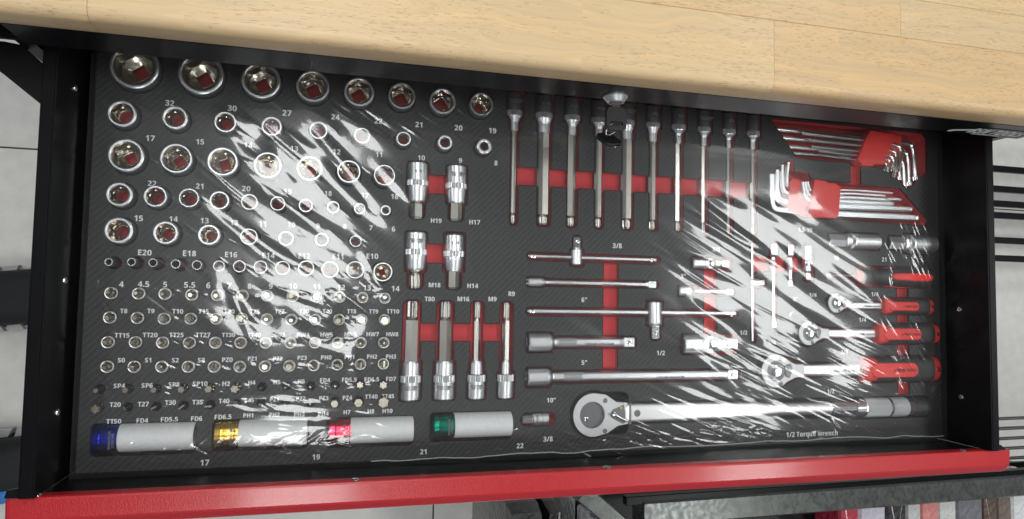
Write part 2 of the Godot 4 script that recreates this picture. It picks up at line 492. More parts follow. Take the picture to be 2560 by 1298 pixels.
func make_materials() -> void:
	var m := mat("satin chrome", Color(0.76, 0.77, 0.79), 0.38, 1.0)
	grain(m, 260.0, 0.05, 1.2, 3)
	m.roughness_texture = noise_map(0.03, 0.75, 1.0, 8, false, 256)
	m = mat("matt chrome", Color(0.56, 0.565, 0.575), 0.46, 1.0)
	grain(m, 200.0, 0.05, 1.4, 13)
	mat("bright sleeve", Color(0.85, 0.85, 0.84), 0.42, 1.0)
	mat("bright chrome", Color(0.78, 0.78, 0.78), 0.14, 1.0)
	mat("nickel bore", Color(0.60, 0.55, 0.46), 0.25, 1.0)
	mat("shaded bore", Color(0.27, 0.235, 0.185), 0.3, 1.0)  # shade inside the bore put into the colour; same plating as the seat
	m = mat("tool steel", Color(0.52, 0.50, 0.46), 0.3, 1.0)
	grain(m, 200.0, 0.04, 1.6, 9)
	mat("knurl steel", Color(0.6, 0.61, 0.62), 0.34, 1.0)
	m = mat("black oxide", Color(0.17, 0.172, 0.18), 0.38, 0.9)
	grain(m, 200.0, 0.05, 1.0, 4)
	m = mat("red foam", Color(0.56, 0.035, 0.042), 0.85)
	grain(m, 120.0, 0.06, 3.0, 6)
	m = mat("carbon skin", Color(1, 1, 1), 0.5)
	m.albedo_texture = twill_texture()
	m.roughness_texture = m.albedo_texture
	m.roughness = 1.0
	var ro := noise_map(0.02, 0.42, 0.6, 12, false, 256)
	m.roughness_texture = ro
	m.uv1_triplanar = true
	m.uv1_world_triplanar = true
	m.uv1_triplanar_sharpness = 8.0
	m.uv1_scale = Vector3.ONE * (1000.0 / 14.4)
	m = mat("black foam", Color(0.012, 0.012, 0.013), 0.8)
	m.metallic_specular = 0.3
	m = mat("black paint", Color(0.005, 0.005, 0.006), 0.3)
	m.metallic_specular = 0.3
	grain(m, 40.0, 0.03, 0.5, 2)
	m = mat("rail paint", Color(0.006, 0.006, 0.007), 0.3)
	m.metallic_specular = 0.36
	grain(m, 30.0, 0.03, 0.7, 15)
	m = mat("red paint", Color(0.50, 0.018, 0.024), 0.4)
	m.clearcoat_enabled = true
	m.clearcoat = 0.6
	m.clearcoat_roughness = 0.14
	grain(m, 34.0, 0.05, 1.3, 21)
	m.roughness_texture = noise_map(0.008, 0.65, 1.0, 46)
	m = mat("white sleeve", Color(0.66, 0.67, 0.675), 0.5)
	grain(m, 30.0, 0.06, 0.8, 5)
	m.albedo_texture = noise_map(0.01, 0.95, 1.0, 44)
	m.roughness_texture = noise_map(0.03, 0.7, 1.0, 45, false, 256)
	mat("blue anodised", Color(0.02, 0.035, 0.55), 0.22, 1.0)
	mat("gold anodised", Color(0.85, 0.55, 0.1), 0.22, 1.0)
	mat("red anodised", Color(0.9, 0.04, 0.09), 0.22, 1.0)
	mat("green anodised", Color(0.0, 0.34, 0.23), 0.22, 1.0)
	mat("black rubber", Color(0.016, 0.016, 0.017), 0.5)
	m = mat("red plastic", Color(0.66, 0.024, 0.02), 0.42)
	grain(m, 90.0, 0.05, 0.8, 23)
	mat("white print", Color(0.72, 0.73, 0.74), 0.7)
	mat("engraving", Color(0.13, 0.13, 0.14), 0.6)
	mat("black print", Color(0.012, 0.012, 0.012), 0.6)
	for i in 5:
		m = mat("wood %d" % i, [Color(1, 1, 1), Color(0.98, 0.965, 0.95), Color(1.0, 0.985, 0.96), Color(0.97, 0.97, 0.97), Color(1.0, 0.97, 0.92)][i], 0.46)
		m.albedo_texture = wood_texture(31 + 17 * i, [0.3, 1.0, 0.0, 0.6, 0.9][i])
		m.clearcoat_enabled = true
		m.clearcoat = 0.25
		m.clearcoat_roughness = 0.3
	m = mat("floor tile", Color(0.86, 0.835, 0.785), 0.38)
	m.albedo_texture = noise_map(0.02, 0.94, 1.0, 40)
	m.uv1_triplanar = true
	m.uv1_scale = Vector3.ONE * 2.3
	mat("grout", Color(0.09, 0.085, 0.08), 0.9)
	mat("ceiling paint", Color(0.36, 0.37, 0.39), 0.9)
	m = mat("lamp diffuser", Color(0.9, 0.9, 0.9), 0.5)
	m.emission_enabled = true
	m.emission = Color(1, 1, 1)
	m.emission_energy_multiplier = 1.0
	mat("lamp frame", Color(0.8, 0.8, 0.8), 0.5)
	m = mat("worn metal", Color(0.16, 0.17, 0.16), 0.4, 0.6)
	m.albedo_texture = noise_map(0.012, 0.82, 1.0, 51)
	m.uv1_triplanar = true
	m.uv1_scale = Vector3.ONE * 6.0
	m.roughness_texture = noise_map(0.05, 0.5, 1.0, 52, false, 256)
	m = mat("navy cloth", Color(0.014, 0.024, 0.085), 0.9)
	m.rim_enabled = true
	m.rim = 0.3
	grain(m, 60.0, 0.08, 4.0, 60)
	m = mat("shoe fabric", Color(0.02, 0.02, 0.022), 0.7)
	grain(m, 80.0, 0.1, 4.0, 61)
	mat("white rubber", Color(0.6, 0.6, 0.58), 0.6)
	mat("light blue", Color(0.06, 0.26, 0.72), 0.6)
	var film := StandardMaterial3D.new()
	film.resource_name = "clear film"
	film.transparency = BaseMaterial3D.TRANSPARENCY_ALPHA
	film.albedo_color = Color(1, 1, 1, 0.008)
	film.roughness = 0.065
	film.metallic_specular = 0.5
	film.cull_mode = BaseMaterial3D.CULL_DISABLED
	mats["clear film"] = film
	film = film.duplicate()
	film.resource_name = "clear film inner face"
	film.roughness = 0.2
	film.metallic_specular = 0.4
	mats["inner film"] = film


# ---------------------------------------------------------------- room: floor, ceiling, lamps
func build_room() -> void:
	var st := mb()
	block(st, Vector3(-3000, FLOOR - 60, -3000), Vector3(4200, FLOOR - 3, 3000))
	var floor_base := structure("floor", st, mats["grout"], "pale square floor tiles with dark joints under the bench")
	var mesh: Mesh = null
	for i in range(-3, 5):
		for j in range(-2, 3):
			var x0 := 215.0 + 600.0 * i
			var z0 := -270.0 + 600.0 * j
			if mesh == null:
				var s := mb()
				block(s, Vector3(1.5, -3, 1.5), Vector3(598.5, 0, 598.5), 1.0)
				s.generate_normals()
				mesh = s.commit()
			var t := put_mesh("tile", mesh, mats["floor tile"], floor_base)
			t.position = Vector3(x0, FLOOR, z0) * MM
	st = mb()
	block(st, Vector3(-3000, CEILING + 12, -3000), Vector3(4200, CEILING + 80, 3000))
	structure("ceiling", st, mats["ceiling paint"], "plain grey ceiling above the drawer")
	var spots := [[-112.0, -260.0], [1692, -17], [-112.0, -1500.0], [1751.0, -1500.0], [3570.0, -53.0], [-112.0, 1300.0], [1751.0, 1300.0], [-1960.0, -260.0]]  # pair over sockets and ratchets read off film glare; the rest added to brighten
	var says := ["over the sockets", "over the ratchets", "added for fill over the back of the bench", "added for fill over the far back corner", "added for fill beyond the wire rack", "added for fill behind the camera", "added for fill behind the cart", "added for fill beyond the person beside the drawer"]
	for k in spots.size():
		var c := Vector3(spots[k][0], CEILING, spots[k][1])
		var lamp := thing("ceiling_lamp", "white rectangular ceiling lamp " + says[k], "lamp", c, "ceiling lamps")
		var f := mb()
		for e in [[-192.0, -462.0, 192.0, -452.0], [-192.0, 452.0, 192.0, 462.0], [-192.0, -452.0, -182.0, 452.0], [182.0, -452.0, 192.0, 452.0]]:
			block(f, Vector3(e[0], -8, e[1]), Vector3(e[2], 10, e[3]))
		put("frame", f, mats["lamp frame"], lamp)
		f = mb()
		block(f, Vector3(-181, -2, -451), Vector3(181, 8, 451))
		put("diffuser", f, mats["lamp diffuser"], lamp)
		var a := AreaLight3D.new()
		a.name = "light"
		a.area_size = Vector2(0.36, 0.9)
		a.area_normalize_energy = false
		a.light_energy = 2.5
		a.light_color = Color(0.985, 1.0, 0.992)
		a.shadow_enabled = true
		a.set("area_range", 12.0)
		a.set("area_attenuation", 2.0)
		a.position = Vector3(0, -0.006, 0)
		a.rotation = Vector3(-PI / 2, 0, 0)
		lamp.add_child(a, true)


# ---------------------------------------------------------------- bench: wooden top, rail, frame
func stave(parent: Node, x0: float, z0: float, x1: float, z1: float, m: Material, front: bool) -> void:
	var y0 := 138.0
	var y1 := 172.0
	var st := mb()
	var prof: Array = []   # (z, y) round the stave
	var b := 0.35
	if front:
		for i in 7:
			var a := PI / 2 * i / 6.0
			prof.append(Vector2(z1 - 9 + 9 * sin(a), y1 - 9 + 9 * cos(a)))
		for i in 4:
			var a := PI / 2 * i / 3.0
			prof.append(Vector2(z1 - 4 + 4 * cos(a), y0 + 4 - 4 * sin(a)))
	else:
		prof.append_array([Vector2(z1 - b, y1), Vector2(z1, y1 - b), Vector2(z1, y0)])
	prof.append_array([Vector2(z0, y0), Vector2(z0, y1 - b), Vector2(z0 + b, y1)])
	var off := rng.randf() * 3.0
	next_group += 1
	var n := prof.size()
	var run := 0.0
	for i in n:
		var p: Vector2 = prof[i]
		var q: Vector2 = prof[(i + 1) % n]
		var d := p.distance_to(q)
		var va := run / 75.0 + off
		var vb := (run + d) / 75.0 + off
		var ua := x0 / 330.0 + off * 1.7
		var ub := x1 / 330.0 + off * 1.7
		var c := [[x0, p, ua, va], [x0, q, ua, vb], [x1, q, ub, vb], [x1, p, ub, va]]
		for k in [0, 2, 1, 0, 3, 2]:
			st.set_smooth_group(next_group if front and i < 10 else 4294967295)
			st.set_uv(Vector2(c[k][2], c[k][3]))
			st.add_vertex(Vector3(c[k][0], c[k][1].y, c[k][1].x) * MM)
		run += d
	for x in [x0, x1]:
		for i in range(1, n - 1):
			var o := [prof[0], prof[i], prof[i + 1]] if x == x0 else [prof[0], prof[i + 1], prof[i]]
			for p in o:
				st.set_smooth_group(4294967295)
				st.set_uv(Vector2(p.x / 75.0, p.y / 75.0))
				st.add_vertex(Vector3(x, p.y, p.x) * MM)
	put("stave", st, m, parent)


func build_bench() -> void:
	var top := thing("workbench_top", "pale glued wooden bench top with rounded front edge above the open drawer", "workbench top")
	var rows := [[-276.0, -206.0, [-700, -190, 406, 1250], [2, 0, 1]], [-318.0, -276.0, [-700, 60, 556, 1250], [0, 1, 2]], [-372.0, -318.0, [-700, -90, 330, 820, 1250], [3, 2, 0, 4]], [-430.0, -372.0, [-700, 100, 640, 1250], [1, 0, 3]], [-500.0, -430.0, [-700, 250, 900, 1250], [4, 2, 0]]]
	for r in rows.size():
		var row: Array = rows[r]
		for k in row[2].size() - 1:
			stave(top, row[2][k] + 0.15, row[0] + 0.1, row[2][k + 1] - 0.15, row[1] - (0.1 if r > 0 else 0.0), mats["wood %d" % row[3][k]], r == 0)
	var frame := thing("bench_frame", "black steel bench frame with a front rail above the open drawer", "bench frame")
	var st := mb()
	block(st, Vector3(-262, 90, -226), Vector3(800, 137.6, -207), 1.2)
	put("front_rail", st, mats["rail paint"], frame)
	st = mb()
	block(st, Vector3(-700, 92, -470), Vector3(-262.5, 137.6, -236), 1.5)
	put("side_rail", st, mats["black paint"], frame)
	st = mb()
	block(st, Vector3(800.5, 92, -470), Vector3(1250, 137.6, -216), 1.5)
	put("side_rail", st, mats["black paint"], frame)
	# cabinet body round the drawer opening
	st = mb()
	block(st, Vector3(-276, -120, -470), Vector3(-262, 89.6, -214), 0.8)
	put("side_panel", st, mats["black paint"], frame)
	st = mb()
	block(st, Vector3(806, -120, -470), Vector3(820, 89.6, -214), 0.8)
	put("side_panel", st, mats["black paint"], frame)
	st = mb()
	block(st, Vector3(-262, -135, -470), Vector3(806, -121, -214), 0.8)
	put("bottom_panel", st, mats["black paint"], frame)
	st = mb()
	block(st, Vector3(-261, -120, -470), Vector3(805, 89, -460), 0.8)
	put("back_panel", st, mats["black paint"], frame)
	# folded gusset at the corner nearest the sockets: an upper flap and a lower one under it
	st = mb()
	prism(st, PackedVector2Array([Vector2(-420, -229), Vector2(-280, -229), Vector2(-273, -227.5), Vector2(-252, -211.5), Vector2(-420, -211)]), 84, 88, 0.8)
	put("upper_gusset", st, mats["rail paint"], frame)
	st = mb()
	prism(st, PackedVector2Array([Vector2(-331, -219), Vector2(-292, -219), Vector2(-279, -217.5), Vector2(-258.5, -200), Vector2(-258.5, -163), Vector2(-292, -190), Vector2(-331, -217)]), 52, 56, 0.8)
	put("lower_gusset", st, mats["rail paint"], frame)
	# the maker's sticker at the far end of the rail
	var plate := thing("maker_plate", "black sticker with white maker's name on the rail end above the hex keys", "nameplate")
	st = mb()
	block(st, Vector3(690, 91.5, -206.9), Vector3(806, 121, -206.5))
	put("plate", st, mats["black paint"], plate)
	var upright := Basis(Vector3.RIGHT, PI / 2) * Basis.from_scale(Vector3(1, 1, 1))
	var o := text(plate, "maker_name", "BSN TOOLS", Vector3(756, 107.5, -206.4), 11.5, mats["white print"], upright, 0.3)
	o.scale = Vector3(0.9, 1.45, 1.0)
	o = text(plate, "small_print", "PROFESSIONAL QUALITY", Vector3(752, 95.5, -206.4), 2.6, mats["white print"], upright, 0.3)
	st = mb()
	for p in [[0.0, PackedVector2Array([Vector2(-13, -1.6), Vector2(12, -2.4), Vector2(15, 3.5), Vector2(10, 1.8), Vector2(-9, 2.4), Vector2(-13, 6), Vector2(-17, 3)])]]:
		prism(st, p[1], 0.0, 0.3)
	o = put("maker_logo", st, mats["white print"], plate)
	o.transform = Transform3D(Basis(Vector3.RIGHT, PI / 2) * Basis(Vector3.UP, 0.3), Vector3(708, 106, -206.5) * MM)


func logo(parent: Node, at: Vector3, length: float, m: Material) -> void:
	# a short double-ended wrench lying askew
	var st := mb()
	var s := length / 20.0
	var shape := PackedVector2Array()
	for p in [Vector2(-10, -1), Vector2(-8.6, -3.2), Vector2(-7.6, -1.2), Vector2(-6, -1.8), Vector2(-5, -1), Vector2(5, -1.2), Vector2(6.4, -3), Vector2(9, -3.2), Vector2(7.4, -1.2), Vector2(8, 0.4), Vector2(10, 0.8), Vector2(8.4, 2.6), Vector2(6, 2.2), Vector2(4.6, 1), Vector2(-5, 1.2), Vector2(-6.4, 2.8), Vector2(-8, 2.4), Vector2(-7.4, 0.8)]:
		shape.append(p.rotated(-0.35) * s + Vector2(at.x, at.z))
	prism(st, shape, at.y, at.y + 0.2)
	put("maker_logo", st, m, parent)


# ---------------------------------------------------------------- drawer
func build_drawer() -> void:
	var d := thing("drawer", "open black steel drawer with a red front edge, holding the tool tray", "drawer")
	var st := mb()
	block(st, Vector3(-245, -30, -440), Vector3(785, -27, 178))
	put("bottom", st, mats["black paint"], d)
	st = mb()
	block(st, Vector3(-246.5, -30, -440), Vector3(-245, 67.5, 178))
	block(st, Vector3(-256.5, 66, -440), Vector3(-246.6, 68, 178), 0.7)
	block(st, Vector3(-257.5, 20, -440), Vector3(-256, 67, 178), 0.5)
	put("side_wall", st, mats["black paint"], d)
	st = mb()
	block(st, Vector3(785, -30, -440), Vector3(786.5, 67.5, 178))
	block(st, Vector3(786.6, 66, -440), Vector3(796.5, 68, 178), 0.7)
	block(st, Vector3(796, 20, -440), Vector3(797.5, 67, 178), 0.5)
	put("side_wall", st, mats["black paint"], d)
	st = mb()
	block(st, Vector3(-245, -30, 178.2), Vector3(785, 48, 180))
	put("inner_front", st, mats["black paint"], d)
	# red front: a folded sheet with a slim back lip, a broad top and a canted nose
	st = mb()
	var prof := [Vector2(178.3, 48), Vector2(178.3, 58.5), Vector2(179.2, 60.6), Vector2(181, 61.3), Vector2(197.5, 60.2), Vector2(199.6, 59.4), Vector2(206.5, 53.5), Vector2(207.6, 51.5), Vector2(207.6, -60), Vector2(180.4, -60), Vector2(180.4, 48)]
	var xs := [[-269.0, 1.6], [-267.6, 0.5], [-265.5, 0.0], [818.5, 0.0], [820.6, 0.5], [822.0, 1.6]]
	var rings: Array = []
	for e in xs:
		var ring := PackedVector3Array()
		for p in prof:
			var c := Vector2(193, 40)
			var q: Vector2 = p + (c - p).normalized() * float(e[1])
			ring.append(Vector3(e[0], q.y, q.x))
		rings.append(ring)
	for k in rings.size() - 1: band(st, rings[k], rings[k + 1], true)
	fan(st, rings[0], false)
	fan(st, rings[-1], true)
	var front := put("red_front", st, mats["red paint"], d)
	for x in [-247.0, 22.0, 283.0, 752.0]:
		st = mb()
		lathe(st, Vector3(x, 57, 178.2), Vector3(0, 0, -1), [[0, 4.2], [0.8, 4.2], [1.8, 3.2], [2.3, 1.6], [2.4, 0.0]], 20)
		put("screw", st, mats["bright chrome"], front)
	for e in [[-244.9, -9.0, 1], [-244.9, 112.0, 1], [-244.9, -190.0, 1], [784.9, 5.0, -1], [784.9, 118.0, -1]]:
		st = mb()
		lathe(st, Vector3(e[0], 26, e[1]), Vector3(e[2], 0, 0), [[0, 3.4], [0.8, 3.2], [1.6, 2.0], [1.8, 0.0]], 16)
		put("rivet", st, mats["bright chrome"], d)
	for e in [[-262.0, -1.0], [800.0, 1.0]]:   # grey corner irons where the sides meet the front
		st = mb()
		prism(st, PackedVector2Array([Vector2(e[0] - 7, 178), Vector2(e[0] - 5, 171), Vector2(e[0] + 9, 169), Vector2(e[0] + 9, 178)]) if e[1] < 0 else PackedVector2Array([Vector2(e[0] - 12, 178), Vector2(e[0] - 12, 169), Vector2(e[0] + 4, 172), Vector2(e[0] + 12, 178)]), 60, 64, 0.6)
		put("corner_iron", st, mats["rail paint"], d)


# ---------------------------------------------------------------- upright sockets
func socket_size(code: String) -> float:
	if code.begins_with("E"):
		return {"E20": 18.4, "E18": 16.7, "E16": 14.7, "E14": 12.9, "E12": 11.2, "E11": 10.1, "E10": 9.4}[code]
	return float(code)


func build_sockets() -> void:
	var rim := 13.0
	for r in SOCKETS.size():
		var row: Array = SOCKETS[r]
		var star: bool = row[1] == "t"
		var list: Array = row[2]
		for k in list.size():
			var e: Array = list[k]
			var od: float = e[3] / 2.0
			var af: float = socket_size(e[0]) / 2.0
			var low := r == 5 and k < 4
			var from_large: String = "counted from the largest" if r < 5 else "counted from the smallest"
			var label := "%s socket, %s from the %s end of the %s, by printed %s" % ["star-hole" if star else "hexagon", ORDINAL[k], "large" if r < 5 else "small", ["rail-side row", "second row", "third row", "fourth row", "star-hole row", "lowest socket row"][r], e[0]]
			var t := thing("socket", label, "socket", Vector3(e[1], 0, e[2]), "upright sockets standing in the tray")
			var body := mb()
			var inner: float = (af + 0.35) if star else af / cos(PI / 6) + 0.25
			inner = minf(inner, od - 0.5)
			var foot := -19.0
			lathe(body, Vector3.ZERO, Vector3.UP, [[foot, od - 0.6], [foot + 0.6, od], [rim - 1.6, od], [rim - 0.7, od - 0.3], [rim, lerpf(inner, od, 0.6)], [rim, lerpf(inner, od, 0.25)], [rim - 0.5, inner]], 48, 0.0, false)
			put("body", body, mats["satin chrome"], t)
			var deep := clampf(af * 1.25, 5.0, 21.0)
			var drill: float
			var how := "c"
			if r == 0 or (r == 2): drill = 6.4 if r == 0 and k < 7 else 5.0
			else: drill = minf(5.9, af * 0.74)
			if (r == 0 and k < 7) or r == 2: how = "s"
			if r == 5 and k >= 8:
				how = "s"
				drill = 3.3
			if r == 3: drill = af * 0.72
			if star: drill = af * 0.62
			var outline := "t" if star else "h"
			var turn := 0.35 + 0.5 * rng.randf() if r > 0 else 0.52 + 0.12 * rng.randf()
			var a: float = af if star else af
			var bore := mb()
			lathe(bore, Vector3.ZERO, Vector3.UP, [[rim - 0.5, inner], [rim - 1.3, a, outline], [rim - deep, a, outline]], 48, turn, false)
			put("shaded_bore_wall", bore, mats["shaded bore"], t)  # wall coloured darker than the seat to give the bore its shade
			bore = mb()
			lathe(bore, Vector3.ZERO, Vector3.UP, [[rim - deep, a * 1.01, outline], [rim - deep - 0.6, a * 0.97], [rim - deep - 2.5, lerpf(a, drill, 0.45)], [rim - deep - 4.0, drill * (1.12 if how == "s" else 1.04), how], [rim - deep - 4.3, drill, how], [foot, drill, how]], 48, turn, false)
			put("drive_seat", bore, mats["nickel bore"], t)
			tops.append([Vector2(e[1], e[2]), od + 0.5, rim + 0.5])
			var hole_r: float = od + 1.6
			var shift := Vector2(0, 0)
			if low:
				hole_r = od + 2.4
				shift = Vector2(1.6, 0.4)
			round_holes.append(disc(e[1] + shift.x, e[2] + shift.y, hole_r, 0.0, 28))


func bit_tip(code: String) -> Array:
	# outline letter and half size of a screwdriver bit's working end
	var n := code.lstrip("ABCDEFGHIJKLMNOPQRSTUVWXYZ").to_float()
	if code.begins_with("TT"): return ["t", clampf(1.2 + n * 0.068, 1.5, 4.4), true]
	if code.begins_with("T"): return ["t", clampf(1.2 + n * 0.066, 1.5, 4.2), false]
	if code.begins_with("HW") or code.begins_with("H"): return ["h", clampf(n / 2.0, 1.0, 5.0), false]
	if code.begins_with("SP"): return ["b", clampf(1.4 + n * 0.16, 2.0, 3.2), false]
	if code.begins_with("S"): return ["s", 1.1 + n * 0.28, false]
	if code.begins_with("FD"): return ["b", n / 2.0, false]
	return ["p", 1.4 + n * 0.45, false]


func bit_mesh(st: SurfaceTool, code: String, shank: float, low: float, mid: float, tip: float, turn: float) -> void:
	var b := bit_tip(code)
	var o: String = b[0]
	var r: float = b[1]
	var rows := [[low, shank, "h"], [mid - 1.0, shank, "h"], [mid, shank * 0.95]]
	match o:
		"p": rows.append_array([[mid + 1.5, r * 1.05], [tip - 4.0, r * 1.0, "p"], [tip - 0.7, r * 0.42, "p"], [tip, r * 0.3]])
		"b": rows.append_array([[mid + 3.0, maxf(r * 0.8, 1.5)], [tip - 4.0, r, "b"], [tip, r, "b"]])
		"t": rows.append_array([[mid + 2.0, r * 1.02], [mid + 2.6, r, "t"], [tip - 0.4, r, "t"], [tip, r * 0.93, "t"]])
		_: rows.append_array([[mid + 1.5, r * 1.08], [mid + 2.2, r, o], [tip - 0.4, r, o], [tip, r * 0.92, o]])
	lathe(st, Vector3.ZERO, Vector3.UP, rows, 48, turn)
	if b[2]:   # the tamper hole in the end
		lathe(st, Vector3.ZERO, Vector3.UP, [[tip + 0.06, r * 0.42], [tip + 0.05, 0.0]], 16)


func kind_of_bit(code: String) -> String:
	if code.begins_with("TT"): return "hollow-star"
	if code.begins_with("T"): return "star"
	if code.begins_with("H"): return "hexagon"
	if code.begins_with("SP"): return "forked-blade"
	if code.begins_with("S"): return "square"
	if code.begins_with("FD"): return "flat-blade"
	if code.begins_with("PZ"): return "ribbed-cross"
	return "cross"


func build_bit_sockets() -> void:
	var row_says := ["upper", "second", "third", "fourth"]
	for r in BIT_SOCKETS.size():
		for k in BIT_SOCKETS[r].size():
			var e: Array = BIT_SOCKETS[r][k]
			var t := thing("bit_socket", "round socket with %s bit, %s in the %s bit-socket row, by printed %s" % [kind_of_bit(e[0]), ORDINAL[k], row_says[r], e[0]], "bit socket", Vector3(e[1], 0, e[2]), "bit sockets standing in the tray")
			var st := mb()
			lathe(st, Vector3.ZERO, Vector3.UP, [[-19, 5.8], [2.6, 6.1], [3.2, 5.9], [3.4, 5.6], [3.2, 4.9], [2.4, 4.7], [-10, 4.4], [-10.2, 3.4]], 32, 0.0, false)
			put("sleeve", st, mats["bright sleeve"], t)
			st = mb()
			var tip := 13.0 + rng.randf() * 3.0
			bit_mesh(st, e[0], 3.1, -12.0, 1.0 + rng.randf(), tip, rng.randf() * TAU)
			put("bit", st, mats["nickel bore"], t).rotation = Vector3(rng.randfn() * 0.03, 0, rng.randfn() * 0.03 + 0.02)
			tops.append([Vector2(e[1], e[2]), 3.0, tip + 0.6])
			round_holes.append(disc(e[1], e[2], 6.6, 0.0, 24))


func build_loose_bits() -> void:
	for r in LOOSE_BITS.size():
		for k in LOOSE_BITS[r].size():
			var e: Array = LOOSE_BITS[r][k]
			var big: float = 3.9 if r == 0 or k < 9 else 4.6
			var t := thing("driver_bit", "loose %s bit, %s in the %s row of bare bits, by printed %s" % [kind_of_bit(e[0]), ORDINAL[k], "upper" if r == 0 else "lower", e[0]], "driver bit", Vector3(e[1], 0, e[2]), "loose bits standing in the tray")
			var st := mb()
			var tip := 10.0 + rng.randf() * 2.5
			bit_mesh(st, e[0], big, -18.0, -3.0 - rng.randf() * 2.0, tip, rng.randf() * TAU)
			var b := put("bit", st, mats["nickel bore"], t)
			b.rotation = Vector3(0, 0, 0.03)
			tops.append([Vector2(e[1], e[2]), 3.0, tip + 0.6])
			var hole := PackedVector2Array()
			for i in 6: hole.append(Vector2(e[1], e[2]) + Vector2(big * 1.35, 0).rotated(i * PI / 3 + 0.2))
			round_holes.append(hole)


# ---------------------------------------------------------------- lying tools
func pocket(poly: PackedVector2Array) -> void:
	pockets.append(poly)


func hold_up(poly: PackedVector2Array, y: float) -> void:
	tops.append([poly, 0.0, y + 0.6])


func build_impact_sockets() -> void:
	var rows := [["17", "blue", -222.0, -199.0, -132.0, 142.0], ["19", "gold", -114.0, -91.0, -25.5, 141.2], ["21", "red", -4.0, 18.0, 83.0, 141.8], ["22", "green", 104.0, 127.0, 191.0, 139.5]]
	for e in rows:
		var z: float = e[5]
		var y := -1.0
		var t := thing("wheel_nut_socket", "long white-sleeved wheel nut socket with a %s metal end" % e[1], "impact socket", Vector3(e[2], y, z), "wheel nut sockets along the front of the tray")
		var n: float = e[3] - e[2]
		var st := mb()
		lathe(st, Vector3.ZERO, Vector3.RIGHT, [[0.4, 6.4, "s"], [0, 9.0], [0, 11.0], [1.2, 12.4], [6.0, 12.6], [6.5, 11.6], [7.5, 11.5], [8.0, 12.6], [9.2, 12.6], [9.6, 11.9], [10.4, 11.9], [10.8, 12.7], [n, 12.7]], 48, 0.0, false)
		put("metal_end", st, mats["%s anodised" % e[1]], t)
		st = mb()
		var l: float = e[4] - e[2]
		lathe(st, Vector3.ZERO, Vector3.RIGHT, [[n, 12.4], [n, 13.2], [n + 0.6, 13.5], [l - 0.8, 13.5], [l, 12.9], [l, 11.2], [l - 16, 11.0]], 48, 0.0, false)
		put("sleeve", st, mats["white sleeve"], t)
		for k in 2:
			text(t, "engraving", ["VANADIUM", "CHROME"][k], Vector3(n - 6.4 + k * 3.0, 12.62, 0.0), 1.3, mats["engraving"], Basis(Vector3.UP, PI / 2), 0.3)
		dark_pockets.append(rrect(e[2] - 3.0, z - 14.6, e[4] + 1.5, z + 17.5, 5.0))
		hold_up(rrect(e[2], z - 8, e[4], z + 8), y + 13.5)
	# the small adaptor beside them
	var a := thing("adaptor_bit", "small hexagon-shank adaptor between the green wheel nut socket and the torque wrench", "adaptor", Vector3(204, -3, 135.5))
	var s := mb()
	lathe(s, Vector3.ZERO, Vector3.RIGHT, [[0, 4.4, "h"], [0.6, 5.0, "h"], [13, 5.0, "h"]], 48, 0.26)
	put("shank", s, mats["tool steel"], a)
	s = mb()
	lathe(s, Vector3.ZERO, Vector3.RIGHT, [[12, 5.4], [12, 6.6], [13.0, 7.4], [22, 7.5], [22.4, 7.0], [23.4, 7.0], [23.8, 7.5], [30, 7.5], [31, 6.8], [31, 4]], 40)
	put("body", s, mats["satin chrome"], a)
	text(a, "engraving", "CHROME", Vector3(17.0, 7.5, 0), 1.7, mats["engraving"], Basis(Vector3.UP, PI / 2), 0.1)
	pocket(rrect(202, 127.3, 244, 144, 8))
	hold_up(rrect(206, 131, 235, 140), 4.5)


func knurl(st: SurfaceTool, o: Vector3, axis: Vector3, a: float, b: float, r: float, teeth := 40) -> void:
	# straight knurling: a ring of fine ridges
	var n := teeth * 2
	axis = axis.normalized()
	var u := Vector3.UP.cross(axis)
	if u.length() < 0.01: u = Vector3.RIGHT
	u = u.normalized()
	var v := axis.cross(u)
	var rings: Array = []
	for row in [[a, 0.94], [a + 0.4, 1.0], [b - 0.4, 1.0], [b, 0.94]]:
		var ring := PackedVector3Array()
		for i in n:
			var th := TAU * i / n
			var q: float = r * row[1] * (1.0 if i % 2 == 0 else 0.945)
			ring.append(o + axis * row[0] + u * q * cos(th) + v * q * sin(th))
		rings.append(ring)
	for k in 3: band(st, rings[k], rings[k + 1], true)


func cross_knurl(st: SurfaceTool, o: Vector3, axis: Vector3, a: float, b: float, r: float, pitch := 1.5) -> void:
	# diamond knurling: small pyramids in rows
	axis = axis.normalized()
	var u := Vector3.UP.cross(axis)
	if u.length() < 0.01: u = Vector3.RIGHT
	u = u.normalized()
	var v := axis.cross(u)
	var n := maxi(14, int(TAU * r / pitch))
	var m := maxi(2, int((b - a) / pitch))
	var pt := func(i: float, j: float, q: float) -> Vector3:
		var th := TAU * i / n
		return o + axis * (a + (b - a) * j / m) + u * q * cos(th) + v * q * sin(th)
	for j in m:
		for i in n:
			var h: float = 0.5 if j % 2 == 0 else 0.0
			var c: Vector3 = pt.call(i + 0.5 + h, j + 0.5, r * 1.05 + 0.12)
			var p := [pt.call(i + h, j, r), pt.call(i + 1 + h, j, r), pt.call(i + 1 + h, j + 1, r), pt.call(i + h, j + 1, r)]
			for k in 4: tri(st, p[k], c, p[(k + 1) % 4])


